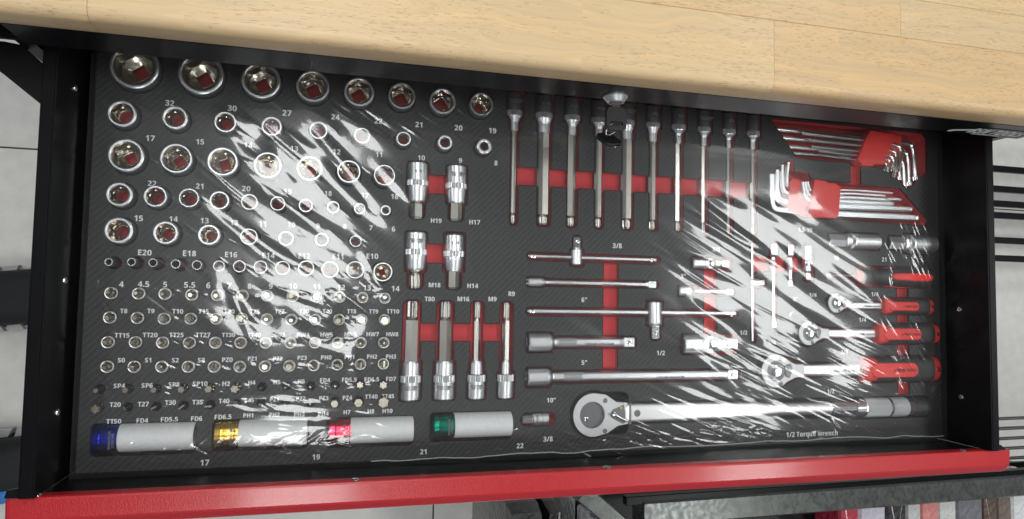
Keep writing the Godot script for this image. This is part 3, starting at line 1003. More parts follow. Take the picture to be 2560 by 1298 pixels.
# a bit socket lying along z: body from z0 to z1 with its knurl, bit from z1 to z2
func bit_socket_lying(label: String, x: float, body: Array, knurl_at: Array, bit: Array, mirrored: bool, face: String, body_mat := "satin chrome", y := -3.0, group := "bit sockets lying in red-lined pockets") -> Node3D:
	# body rows: [z, radius]; bit rows: [z, radius, outline]
	var t := thing("bit_socket", label, "bit socket", Vector3(x, y, 0), group)
	var st := mb()
	var rows: Array = []
	for b in body: rows.append([b[0], b[1]])
	lathe(st, Vector3.ZERO, Vector3.BACK, rows, 44)
	put("body", st, mats[body_mat], t)
	st = mb()
	knurl(st, Vector3.ZERO, Vector3.BACK, knurl_at[0], knurl_at[1], knurl_at[2], 34)
	put("knurled_ring", st, mats["knurl steel"], t)
	st = mb()
	lathe(st, Vector3.ZERO, Vector3.BACK, bit, 48, rng.randf_range(0.1, 0.9))
	put("bit", st, mats["tool steel"], t)
	var big := 0.0
	for b in body: big = maxf(big, b[1])
	var zt: float = body[0][0]
	if face:
		var up: float = rows[1][1]
		var zz: float = (rows[1][0] + (knurl_at[0] if not mirrored else knurl_at[1])) * 0.5
		var lines := face.split("|")
		for k in lines.size():
			var cap := 3.2 if lines.size() == 1 else 1.7
			text(t, "engraving", lines[k], Vector3(0, up - 0.1, zz + (k - (lines.size() - 1) * 0.5) * -2.4), cap, mats["engraving"] if body_mat != "black oxide" else mats["knurl steel"], Basis(Vector3.UP, PI), 0.25)
	hold_up(rrect(x - big * 0.6, minf(zt, body[-1][0]), x + big * 0.6, maxf(zt, body[-1][0])), y + big)
	return t


func build_lying_bit_sockets() -> void:
	# two pairs above, four long ones below
	bit_socket_lying("short satin bit socket with a big hexagon end beside the printed H19", 81.5, [[-146, 9], [-144.6, 11.6], [-126, 11.8], [-118, 11.6], [-104, 9.8], [-102.5, 9.0]], [-126.5, -120, 12.4], [[-103, 6.6, "h"], [-101.6, 5.4], [-100.4, 6.8, "h"], [-86.5, 6.9, "h"], [-84, 5.6, "h"]], false, "H19")
	bit_socket_lying("short satin bit socket with a hexagon end beside the printed H17", 124.5, [[-145.5, 9.5], [-144, 11.6], [-126, 11.8], [-117, 11.6], [-105, 10.6], [-103.4, 10.0]], [-125.5, -119, 12.4], [[-104, 6.6, "h"], [-86, 6.6, "h"], [-83.4, 5.4, "h"]], false, "CHROME|VANADIUM")
	bit_socket_lying("short satin bit socket with a many-toothed end beside the printed M18", 81.5, [[-70, 9.8], [-68.4, 11.9], [-50, 12.0], [-40, 11.8], [-30, 10.8], [-28.2, 10]], [-51, -44.4, 12.6], [[-29, 6.6, "h"], [-26.6, 6.6], [-25, 5.0], [-22, 6.8, "x"], [-11, 6.8, "x"], [-8.6, 5.8, "x"]], false, "CHROME|VANADIUM")
	bit_socket_lying("short satin bit socket with a slim hexagon end beside the printed H14", 123.5, [[-69, 9.4], [-67.4, 11.0], [-50, 11.2], [-40, 11.0], [-30, 9.6], [-28, 9.0]], [-50.5, -43.8, 11.8], [[-29, 6.2, "h"], [-11, 6.2, "h"], [-9, 5.2, "h"]], false, "H14")
	for e in [[81.5, -85.0], [124.5, -84.0], [81.5, -8.5], [123.5, -9.0]]:
		var z0: float = e[1] - 62.5
		pocket(rrect(e[0] - 13, z0 - 0.5, e[0] + 13.5, z0 + 46, 4))
		pocket(rrect(e[0] - 9.5, z0 + 40, e[0] + 10, e[1] + 1.8, 6))
	slots.append(rrect(84, -134, 122, -112))
	slots.append(rrect(84, -58, 122, -36))
	var four := [["T80", "star", 79.2, 6.6, "t", 7.2, 10.2, 11.2, "CHROME|VANADIUM"], ["M16", "many-toothed", 115.6, 6.6, "x", 8.0, 10.6, 12.0, "CHROME|VANADIUM"], ["M9", "many-toothed", 151.4, 3.9, "x", 3.8, 7.2, 10.2, "CHROME|VANADIUM"], ["R9", "ribbed", 184.6, 4.0, "x", 4.0, 5.6, 9.6, ""]]
	for e in four:
		var x: float = e[2]
		var r: float = e[3]
		bit_socket_lying("long satin bit socket, %s tip towards the rail, under the printed %s" % [e[1], e[0]], x, [[111.8, e[7] - 1.6], [110.4, e[7]], [92.5, e[7]], [86, e[7] - 0.4], [84.5, e[6] + 0.4], [72, e[6]], [70, e[6] - 0.8]], [92, 85.6, e[7] + 0.5], [[71, r * 0.97, "h"], [26, r * 0.97, "h"], [23.5, r * 0.8], [22, r, e[4]], [8, r, e[4]], [5.5, r * 0.82, e[4]]], true, e[8], "satin chrome", -3.5)
		pocket(rrect(x - maxf(r + 4.0, 8.5), 3.5, x + maxf(r + 4.0, 8.5), 80, 6))
		pocket(rrect(x - e[7] - 1.6, 80.0, x + e[7] + 2.0, 113.5, 4))
		pocket(rrect(x - e[6] - 2.6, 68.0, x + e[6] + 3.0, 84, 3))
	slots.append(rrect(84, 28.5, 182, 49))


func build_long_bit_sockets() -> void:
	var rows := [[190.0, 9.4, 5.5, 3.2, "x", "CHROME|VANADIUM"], [225.2, 10.4, 8.0, 6.6, "x", "M14"], [259.5, 10.0, 6.2, 5.0, "x", "M12"], [292.8, 9.8, 5.6, 4.3, "x", "M10"], [328.6, 9.6, 7.4, 6.2, "t", "CHROME|VANADIUM"], [362.0, 9.4, 6.4, 4.2, "t", "T60"], [396.0, 9.6, 5.2, 3.8, "t", "T55"], [430.6, 9.2, 5.0, 3.0, "t", "CHROME|VANADIUM"], [465.0, 9.2, 4.4, 2.6, "t", "T25"], [499.0, 9.2, 4.8, 2.8, "t", ""]]
	for k in rows.size():
		var e: Array = rows[k]
		var x: float = e[0]
		var t := bit_socket_lying("long black-ended bit socket, %s of ten along the rail counted from the upright sockets" % ORDINAL[k], x, [[-234, e[1] - 1.4], [-232.6, e[1]], [-213.5, e[1]]], [-213.4, -207, e[1] + 0.3], [[-191, e[3] * 0.98, "h"], [-96, e[3] * 0.98, "h"], [-94.5, e[3] * 0.75], [-93, e[3] * 0.95, e[4]], [-86, e[3] * 0.95, e[4]], [-84, e[3] * 0.75, e[4]]], false, e[5], "black oxide", -4.0, "black-ended long bit sockets")
		var st := mb()
		lathe(st, Vector3.ZERO, Vector3.BACK, [[-207, e[1] - 0.6], [-206, e[1] - 0.8], [-202.5, e[2] + 0.9], [-200, e[2]], [-191, e[2]], [-190, e[2] - 0.7]], 40)
		put("collar", st, mats["satin chrome"], t)
		pocket(rrect(x - e[1] - 1.6, -237, x + e[1] + 2.6, -203, 3))
		pocket(rrect(x - e[2] - 2.2, -206, x + e[2] + 3.6, -188, 3))
		var pr: float = maxf(e[3] + 1.4, 4.4)
		pocket(rrect(x - pr - 0.6, -200, x + pr + 1.8, -81, 5))
	slots.append(rrect(194, -149, 500, -127.5))


func drive_end(st: SurfaceTool, o: Vector3, axis: Vector3, a: float, b: float, half: float) -> void:
	lathe(st, o, axis, [[a, half, "s"], [b - 1.0, half, "s"], [b, half * 0.86, "s"]], 48, PI / 4 if false else 0.0)


func ball(st: SurfaceTool, at: Vector3, r: float) -> void:
	lathe(st, at, Vector3.UP, [[0.1, r * 1.5], [0.25, r * 1.1], [0.0, r * 0.95], [0.5, r * 0.7], [0.75, r * 0.3], [0.8, 0.0]], 16, 0.0, false)


func extension(called: String, label: String, z: float, x0: float, x1: float, r: float, neck: float, sock: float, knurl_at: Array, half: float, lettered := true, y := -4.0, twist := 0.0) -> void:
	var t := thing(called, label, "extension bar", Vector3(x0, y, z), "extension bars")
	t.rotation.y = twist
	var l := x1 - x0
	var st := mb()
	lathe(st, Vector3.ZERO, Vector3.RIGHT, [[1.5, half, "s"], [0, half * 1.2], [0, sock - 1.2], [1.2, sock], [l * neck - 3, sock], [l * neck - 1.2, sock - 0.6], [l * neck + 3.5, r + 0.2], [l * neck + 5, r], [knurl_at[0] - x0, r]], 40, 0.0, false)
	lathe(st, Vector3.ZERO, Vector3.RIGHT, [[knurl_at[1] - x0, r], [l - half * 3.2, r], [l - half * 2.4, half * 1.05], [l - half * 2.3, half, "s"], [l - 1.0, half, "s"], [l, half * 0.8, "s"]], 48, 0.0)
	put("bar", st, mats["satin chrome"], t)
	st = mb()
	cross_knurl(st, Vector3.ZERO, Vector3.RIGHT, knurl_at[0] - x0, knurl_at[1] - x0, r, 1.9)
	put("knurled_grip", st, mats["knurl steel"], t)
	st = mb()
	ball(st, Vector3(l - half * 1.25, half - 0.2, 0), half * 0.42)
	put("detent_ball", st, mats["bright chrome"], t)
	if lettered:
		text(t, "engraving", "CHROME VANADIUM", Vector3(l * 0.66, r - 0.15, r * 0.3), minf(r * 0.55, 2.6), mats["engraving"], Basis(), 0.25)
	hold_up(rrect(x0, z - sock * 0.5, x0 + l * neck, z + sock * 0.5), y + sock)
	hold_up(rrect(x0, z - r * 0.5, x1, z + r * 0.5), y + r)


func t_bar(called: String, label: String, x0: float, x1: float, z: float, r: float, slide: float, dir: float, head: Array, y := -4.0, twist := 0.0) -> void:
	# a rod with a sliding drive head on it; head: [half width, top z, body end z, tip end z, tip half]
	var t := thing(called, label, "sliding T-bar", Vector3(x0, y, z), "sliding T-bars")
	t.rotation.y = twist
	var l := x1 - x0
	var st := mb()
	lathe(st, Vector3.ZERO, Vector3.RIGHT, [[0, r * 0.7], [1.2, r], [l - 1.2, r], [l, r * 0.7]], 32)
	put("rod", st, mats["satin chrome"], t)
	st = mb()
	for x in [6.0, l - 7.0]: ball(st, Vector3(x, r - 0.25, r * 0.25), 1.7)
	put("detent_ball", st, mats["bright chrome"], t)
	st = mb()
	var w: float = head[0]
	lathe(st, Vector3(slide - x0, 0, 0), Vector3(0, 0, dir), [[head[1], w * 0.86], [head[1] + 1.2, w * 0.97], [head[2] - 4, w], [head[2] - 1, w * 0.86], [head[2], w * 0.6]], 40)
	put("slider", st, mats["satin chrome"], t)
	st = mb()
	lathe(st, Vector3(slide - x0, 0, 0), Vector3(0, 0, dir), [[head[2] - 1, head[4], "s"], [head[3] - 1.2, head[4], "s"], [head[3], head[4] * 0.8, "s"]], 48)
	ball(st, Vector3(slide - x0, head[4] - 0.2, dir * (head[3] - head[4] * 1.2)), head[4] * 0.45)
	put("square_drive", st, mats["bright chrome"], t)
	text(t, "engraving", "CHROME VANADIUM", Vector3(l * (0.24 if dir < 0 else 0.8), r - 0.15, r * 0.3), 1.9, mats["engraving"], Basis(), 0.25)
	hold_up(rrect(x0, z - r * 0.5, x1, z + r * 0.5), y + r)
	hold_up(rrect(slide - w * 0.5, z - 6, slide + w * 0.5, z + 6), y + w)


func universal_joint(label: String, at: Vector3, l: float, r: float, half: float, axis := Vector3.RIGHT) -> void:
	var t := thing("universal_joint", label, "universal joint", at, "universal joints")
	var side := Vector3.BACK if axis == Vector3.RIGHT else Vector3.RIGHT
	var st := mb()
	lathe(st, Vector3.ZERO, axis, [[1.0, half * 1.1, "s"], [0, half * 1.3], [0, r - 1], [1.0, r], [l * 0.28, r], [l * 0.29, r - 0.5], [l * 0.31, r - 0.5], [l * 0.32, r], [l * 0.42, r], [l * 0.44, r * 0.8]], 40)
	for s in [-1.0, 1.0]:   # forked ears
		var c: Vector3 = axis * (l * 0.5) + side * s * r * 0.68
		var ear := mb()
		lathe(st, c - side * s * r * 0.18, side * s, [[0, r * 0.6], [r * 0.32, r * 0.6], [r * 0.42, r * 0.5]], 24)
	put("socket_yoke", st, mats["satin chrome"], t)
	st = mb()
	lathe(st, axis * (l * 0.52) + Vector3(0, -r * 0.7, 0), Vector3.UP, [[0, r * 0.55], [r * 1.3, r * 0.55], [r * 1.5, r * 0.4], [r * 1.52, r * 0.22]], 24)
	put("pivot_cross", st, mats["bright chrome"], t)
	st = mb()
	lathe(st, Vector3.ZERO, axis, [[l * 0.58, r * 0.72], [l * 0.6, r * 0.86], [l * 0.74, r * 0.86], [l * 0.8, half * 1.05], [l * 0.81, half, "s"], [l - 1, half, "s"], [l, half * 0.8, "s"]], 48)
	ball(st, axis * (l * 0.9) + Vector3(0, half - 0.2, 0), half * 0.42)
	put("drive_yoke", st, mats["satin chrome"], t)
	hold_up(rrect(at.x - r * 0.5, at.z - r * 0.5, at.x + (l if axis == Vector3.RIGHT else r * 0.5), at.z + (r * 0.5 if axis == Vector3.RIGHT else l)), at.y + r)


func build_bars() -> void:
	t_bar("sliding_tee_bar", "slim sliding T-bar, topmost in the column of bars, drive head pointing to the rail", 208.5, 368, -48, 2.6, 266.5, -1.0, [7.4, -9.0, 12.0, 24.0, 4.6], -3.0)
	extension("extension_bar", "six inch extension bar under the slim sliding T-bar", -18.5, 208.5, 367, 3.1, 0.115, 5.9, [241, 262], 4.4, true, -3.0)
	t_bar("sliding_tee_bar", "long thick sliding T-bar above the five inch bar, drive head pointing to the drawer front", 208.5, 475, 14.5, 3.2, 365.5, 1.0, [9.6, -13.0, 16.5, 31.0, 5.4], -3.0)
	extension("extension_bar", "thick five inch extension bar under the long sliding T-bar", 49.5, 209.5, 339, 5.8, 0.215, 11.0, [245, 267], 6.0, true, -3.0)
	extension("extension_bar", "longest extension bar, ten inches, above the torque wrench head", 88.5, 209.0, 475, 6.0, 0.1, 10.6, [252, 274], 6.0, true, -3.0)
	extension("extension_bar", "short three inch extension bar between the two universal joints", -12.0, 396, 470, 2.8, 0.245, 6.6, [421, 433], 4.2, false, -3.0)
	universal_joint("dark-jawed universal joint above the short three inch extension bar", Vector3(414, -3, -46), 50, 7.2, 4.4)
	universal_joint("large universal joint under the handle of the long sliding T-bar", Vector3(401, -3, 51.5), 74, 12.0, 6.2)
	pocket(rrect(206, -53, 373, -42, 5))
	pocket(rrect(257, -59, 276.5, -36, 3))
	pocket(rrect(260, -74.5, 273.5, -56, 6))
	pocket(rrect(206, -25.5, 230, -11.5, 3))
	pocket(rrect(226, -23.8, 371.5, -13, 5))
	pocket(rrect(206, 9.2, 478, 20.5, 5))
	pocket(rrect(353, -1, 377.5, 32, 3))
	pocket(rrect(358, 28, 374, 48.5, 6))
	pocket(rrect(207, 37, 240, 62.5, 3))
	pocket(rrect(236, 41.5, 343, 58, 6))
	pocket(rrect(206.5, 76.3, 239, 101.5, 3))
	pocket(rrect(235, 80.4, 480, 97.2, 6))
	pocket(rrect(393.5, -20.5, 417, -3.5, 3))
	pocket(rrect(413, -18.5, 474, -5.5, 5))
	pocket(rrect(411, -55, 470, -37, 5))
	pocket(rrect(398.5, 38, 478, 65.5, 5))
	slots.append(rrect(299, -43.5, 319, 81))
	slots.append(rrect(429, -39, 448, 40))


func build_quarter_inch() -> void:
	# the four slim quarter inch pieces standing across the far slot
	var t := thing("sliding_tee_bar", "thin sliding T-bar lying away from the rail beside the ten long bit sockets", "sliding T-bar", Vector3(497.8, -3, -73), "sliding T-bars")
	var st := mb()
	lathe(st, Vector3.ZERO, Vector3.BACK, [[0, 1.6], [1, 2.3], [121, 2.3], [122, 1.6]], 28)
	put("rod", st, mats["bright chrome"], t)
	st = mb()
	lathe(st, Vector3(-4.5, 0, 49), Vector3.RIGHT, [[0, 4.6], [1, 5.4], [13, 5.4], [14, 4.4], [14.5, 3.2, "s"], [20, 3.2, "s"], [21, 2.6, "s"]], 48)
	ball(st, Vector3(13, 3.1, 49), 1.5)
	put("slider", st, mats["satin chrome"], t)
	pocket(rrect(493, -76, 502.5, 51.5, 4))
	pocket(rrect(490.5, -32, 517, -15.5, 4))
	hold_up(rrect(495, -70, 500, 48), 1)
	var rows := [["four inch extension bar, longest beside the thin sliding T-bar", 527.6, 6.0, 32.0, 3.2], ["two inch extension bar, short, beside the small universal joint", 552.0, 5.6, -20.0, 3.2]]
	for e in rows:
		t = thing("extension_bar", "slim chrome " + e[0], "extension bar", Vector3(e[1], -3, -73), "extension bars")
		var l: float = e[3] + 73.0
		st = mb()
		lathe(st, Vector3.ZERO, Vector3.BACK, [[1.4, 3.2, "s"], [0, 4.2], [0, e[2] - 0.8], [0.8, e[2]], [13.5, e[2]], [15, e[2] - 1], [16.5, e[4]], [l - 9, e[4]], [l - 8, 3.0, "s"], [l - 1, 3.0, "s"], [l, 2.4, "s"]], 48, 0.0, false)
		put("bar", st, mats["bright chrome"], t)
		st = mb()
		cross_knurl(st, Vector3.ZERO, Vector3.BACK, 20.0, 32.0, e[4] + 0.1, 1.6)
		put("knurled_grip", st, mats["knurl steel"], t)
		pocket(rrect(e[1] - e[2] - 1.6, -76, e[1] + e[2] + 2.2, -55, 3))
		pocket(rrect(e[1] - 4.8, -60, e[1] + 5.6, e[3] + 3, 4))
		hold_up(rrect(e[1] - 2, -70, e[1] + 2, e[3]), 2)
	universal_joint("smallest universal joint, beside the hexagon end of the smaller spark plug socket", Vector3(577.5, -3, -73), 44, 6.2, 3.2, Vector3.BACK)
	pocket(rrect(568.5, -76, 587, -26, 5))
	slots.append(rrect(500, -57.5, 572, -37.5))


func build_spark_sockets() -> void:
	for e in [["smaller spark plug socket, sixteen printed under it", 607.0, 632.0, 684.0, -81.0, 10.6, 7.6], ["larger spark plug socket near the drawer wall, twenty-one printed under it", 700.0, 722.0, 773.0, -81.0, 12.6, 8.0]]:
		var t := thing("spark_plug_socket", "satin " + e[0], "spark plug socket", Vector3(e[1], -3, e[4]), "spark plug sockets")
		var l: float = e[3] - e[1]
		var n: float = e[2] - e[1]
		var r: float = e[5]
		var st := mb()
		lathe(st, Vector3.ZERO, Vector3.RIGHT, [[0, e[6] * 0.93, "h"], [1, e[6], "h"], [n, e[6], "h"]], 48, PI / 6)
		put("hexagon_end", st, mats["satin chrome"], t)
		st = mb()
		lathe(st, Vector3.ZERO, Vector3.RIGHT, [[n - 1, e[6] * 0.8], [n, r - 1.6], [n + 2, r - 0.3], [n + 6.8, r - 0.2]], 40, 0.0, false)
		lathe(st, Vector3.ZERO, Vector3.RIGHT, [[n + 11.2, r - 0.3], [n + 14, r], [l - 1.5, r], [l, r - 1.2], [l, r - 3.0], [l - 8, r - 3.2]], 40, 0.0, false)
		put("body", st, mats["satin chrome"], t)
		st = mb()
		knurl(st, Vector3.ZERO, Vector3.RIGHT, n + 6.6, n + 11.4, r + 0.5, 36)
		put("knurled_ring", st, mats["knurl steel"], t)
		pocket(rrect(e[1] - 2, e[4] - e[6] - 3, e[2] + 3, e[4] + e[6] + 3, 3))
		pocket(rrect(e[2] - 2, e[4] - r - 2, e[3] + 3, e[4] + r + 2, 5))
		hold_up(rrect(e[2], e[4] - 6, e[3], e[4] + 6), -3 + r)


func ring_poly(center: Vector2, r: float, a0: float, a1: float, n: int) -> PackedVector2Array:
	var out := PackedVector2Array()
	for i in n + 1: out.append(center + Vector2(r, 0).rotated(lerpf(a0, a1, float(i) / n)))
	return out


func ratchet(label: String, cx: float, cz: float, hr: float, neck_x: float, grip0: float, grip1: float, gz: float, gr: float, sr: float) -> void:
	var y := -3.0
	var t := thing("ratchet", label, "ratchet", Vector3(0, y, 0), "ratchets with red and black grips")
	# pear-shaped head
	var poly := ring_poly(Vector2(cx, cz), hr, 0.75, TAU - 0.75, 30)
	var xn := cx + hr * 1.95
	poly.append(Vector2(cx + hr * 1.35, cz - hr * 0.42))
	poly.append(Vector2(xn, gz - sr))
	poly.append(Vector2(xn, gz + sr))
	poly.append(Vector2(cx + hr * 1.35, cz + hr * 0.42))
	var th := hr * 0.5
	var st := mb()
	prism(st, poly, -th, th, 1.1)
	var head := put("head", st, mats["matt chrome"], t)
	st = mb()   # the round cover with its button, a ring and two dimples
	lathe(st, Vector3(cx - hr * 0.02, th, cz), Vector3.UP, [[0.06, hr * 0.62], [0.1, hr * 0.5], [0.7, hr * 0.46], [0.8, hr * 0.34]], 36, 0.0, false)
	put("cover_ring", st, mats["black oxide"], head)
	st = mb()
	lathe(st, Vector3(cx - hr * 0.02, th, cz), Vector3.UP, [[0.1, hr * 0.36], [1.6, hr * 0.36], [2.2, hr * 0.28], [1.9, hr * 0.1], [1.9, 0.0]], 28, 0.0, false)
	put("button", st, mats["bright chrome"], head)
	for s in [-1.0, 1.0]:
		st = mb()
		lathe(st, Vector3(cx + hr * 0.28, th, cz + s * hr * 0.76), Vector3.UP, [[0.05, hr * 0.16], [0.3, hr * 0.13], [0.12, hr * 0.1], [0.1, 0.0]], 18, 0.0, false)
		put("head_screw", st, mats["engraving"], head)
	st = mb()
	var lev := PackedVector2Array([Vector2(cx + hr * 0.52, cz - hr * 0.3), Vector2(cx + hr * 0.95, cz - hr * 0.42), Vector2(cx + hr * 1.08, cz - hr * 0.1), Vector2(cx + hr * 0.85, cz + hr * 0.42), Vector2(cx + hr * 0.6, cz + hr * 0.3)])
	prism(st, lev, th, th + 2.0, 0.5)
	put("reverse_lever", st, mats["black oxide"], head)
	st = mb()
	hull(st, [[xn - 8, -0.5, gz, th * 0.5, sr * 0.8, 2.6], [xn, -0.5, gz, sr * 0.75, sr * 0.9, 2.6], [neck_x, 0, gz, sr * 0.9, sr, 3.2], [grip0 + 4, 0, gz, sr * 0.95, sr * 1.03, 3.2]], 28)
	put("shaft", st, mats["satin chrome"], t)
	text(t, "shaft_lettering", "CHROME VANADIUM", Vector3((neck_x + grip0) * 0.5 + 4, sr * 0.93, gz + sr * 0.12), sr * 0.42, mats["engraving"], Basis(), 0.5)
	# grip: black core, red band at the front, red inlay on top, red end
	var l := grip1 - grip0
	st = mb()
	hull(st, [[grip0 + l * 0.06, 0, gz, gr * 0.9, gr * 0.9, 3.0], [grip0 + l * 0.2, 0, gz, gr * 0.88, gr * 0.92, 3.0], [grip0 + l * 0.5, 0, gz, gr * 0.95, gr, 3.0], [grip0 + l * 0.86, 0, gz, gr * 0.95, gr, 3.0], [grip0 + l * 0.9, 0, gz, gr * 0.93, gr * 0.98, 3.0]], 32)
	var grip := put("grip", st, mats["black rubber"], t)
	st = mb()
	hull(st, [[grip0, 0, gz, gr * 0.8, gr * 0.84, 3.0], [grip0 + 1.5, 0, gz, gr * 0.98, gr * 1.0, 3.0], [grip0 + l * 0.1, 0, gz, gr * 0.96, gr * 0.98, 3.0], [grip0 + l * 0.16, 0, gz, gr * 0.92, gr * 0.9, 3.0], [grip0 + l * 0.2, 0, gz, gr * 0.7, gr * 0.6, 3.0]], 32)
	put("front_band", st, mats["red plastic"], grip)
	st = mb()
	prism(st, rrect(grip0 + l * 0.06, gz - gr * 0.55, grip0 + l * 0.66, gz + gr * 0.55, gr * 0.55, 8), gr * 0.4, gr * 1.03, 0.8, true)
	put("red_inlay", st, mats["red plastic"], grip)
	logo(grip, Vector3(grip0 + l * 0.37, gr * 1.04, gz), l * 0.07, mats["black print"])
	text(grip, "maker_name", "BSN TOOLS", Vector3(grip0 + l * 0.52, gr * 1.04, gz + gr * 0.02), gr * 0.24, mats["black print"], Basis(), 0.3)
	st = mb()
	hull(st, [[grip0 + l * 0.895, 0, gz, gr * 0.92, gr * 0.96, 3.0], [grip0 + l * 0.97, 0, gz, gr * 0.9, gr * 0.94, 3.0], [grip0 + l * 0.99, 0, gz, gr * 0.8, gr * 0.82, 3.0], [grip1, 0, gz, gr * 0.55, gr * 0.6, 2.6]], 32)
	lathe(st, Vector3(grip0 + l * 0.945, gr * 0.86, gz), Vector3.UP, [[0.0, gr * 0.3], [0.5, gr * 0.24]], 20, 0.0, false)
	put("red_end", st, mats["red plastic"], grip)
	st = mb()
	lathe(st, Vector3(grip0 + l * 0.945, gr * 0.9, gz), Vector3.UP, [[0.12, gr * 0.2], [0.1, 0.0]], 20, 0.0, false)
	put("hanging_hole", st, mats["black print"], grip)
	pocket(disc(cx, cz, hr + 2.6, 0.0, 30))
	pocket(PackedVector2Array([Vector2(cx + hr * 0.5, cz - hr * 1.02), Vector2(xn, gz - sr - 2.4), Vector2(grip0 + 2, gz - sr - 2.4), Vector2(grip0 + 2, gz + sr + 2.4), Vector2(xn, gz + sr + 2.4), Vector2(cx + hr * 0.5, cz + hr * 1.02)]))
	pocket(rrect(grip0 - 2.5, gz - gr - 2, grip1 + 3, gz + gr + 2, 6))
	hold_up(disc(cx, cz, hr * 0.8), y + th + 2.2)
	hold_up(rrect(grip0, gz - gr * 0.5, grip1, gz + gr * 0.5), y + gr)


func build_driver_and_ratchets() -> void:
	var t := thing("spinner_handle", "black and red quarter inch spinner handle with a slim steel shaft, above the small ratchet", "screwdriver handle", Vector3(0, -2, -36))
	var st := mb()
	lathe(st, Vector3(603, 0, 0), Vector3.RIGHT, [[0, 2.6, "s"], [1, 3.0, "s"], [8, 3.0, "s"], [9, 2.5], [50, 2.5]], 48)
	put("shaft", st, mats["bright chrome"], t)
	st = mb()
	lathe(st, Vector3(649, 0, 0), Vector3.RIGHT, [[0, 5.6], [1.2, 6.8], [7, 7.0], [9, 6.4]], 36)
	put("red_collar", st, mats["red plastic"], t)
	st = mb()
	lathe(st, Vector3(657, 0, 0), Vector3.RIGHT, [[0, 6.6], [2, 9.6], [8, 10.6], [16, 9.2], [26, 8.8], [38, 11.0], [60, 13.0], [90, 13.2], [104, 12.6], [110, 10.6], [113, 6.0], [113.5, 0]], 40)
	put("grip", st, mats["black rubber"], t)
	for a in [0.0, 2.1, 4.2]:
		st = mb()
		hull(st, [[696, 0, 0, 1.0, 1.5, 2.2], [700, 0.9, 0, 2.0, 4.2, 2.2], [730, 1.6, 0, 2.0, 5.4, 2.4], [752, 1.2, 0, 2.0, 5.0, 2.4], [761, 0, 0, 1.0, 2.5, 2.2]], 20)
		var o := put("red_panel", st, mats["red plastic"], t)
		o.transform = Transform3D(Basis(Vector3.RIGHT, a), Vector3.ZERO) * Transform3D(Basis(), Vector3(0, 11.4, 0) * MM)
	pocket(rrect(600, -40.5, 660, -30.5, 3))
	pocket(rrect(646, -50.5, 773, -21, 9))
	hold_up(rrect(660, -42, 768, -30), 11)
	ratchet("small quarter inch ratchet, topmost of three with red and black grips", 616.5, -0.5, 12.6, 652, 688, 767, 2.2, 10.4, 4.6)
	ratchet("middle three-eighths ratchet between the two other red and black ratchets", 574.5, 38, 15.2, 640, 676, 773.5, 38.2, 13.2, 6.4)
	ratchet("big half inch ratchet, lowest of three, above the torque wrench", 525, 84.2, 20.5, 606, 652, 771.5, 84.0, 16.4, 8.2)
	slots.append(rrect(711, -23, 731, 117.5))


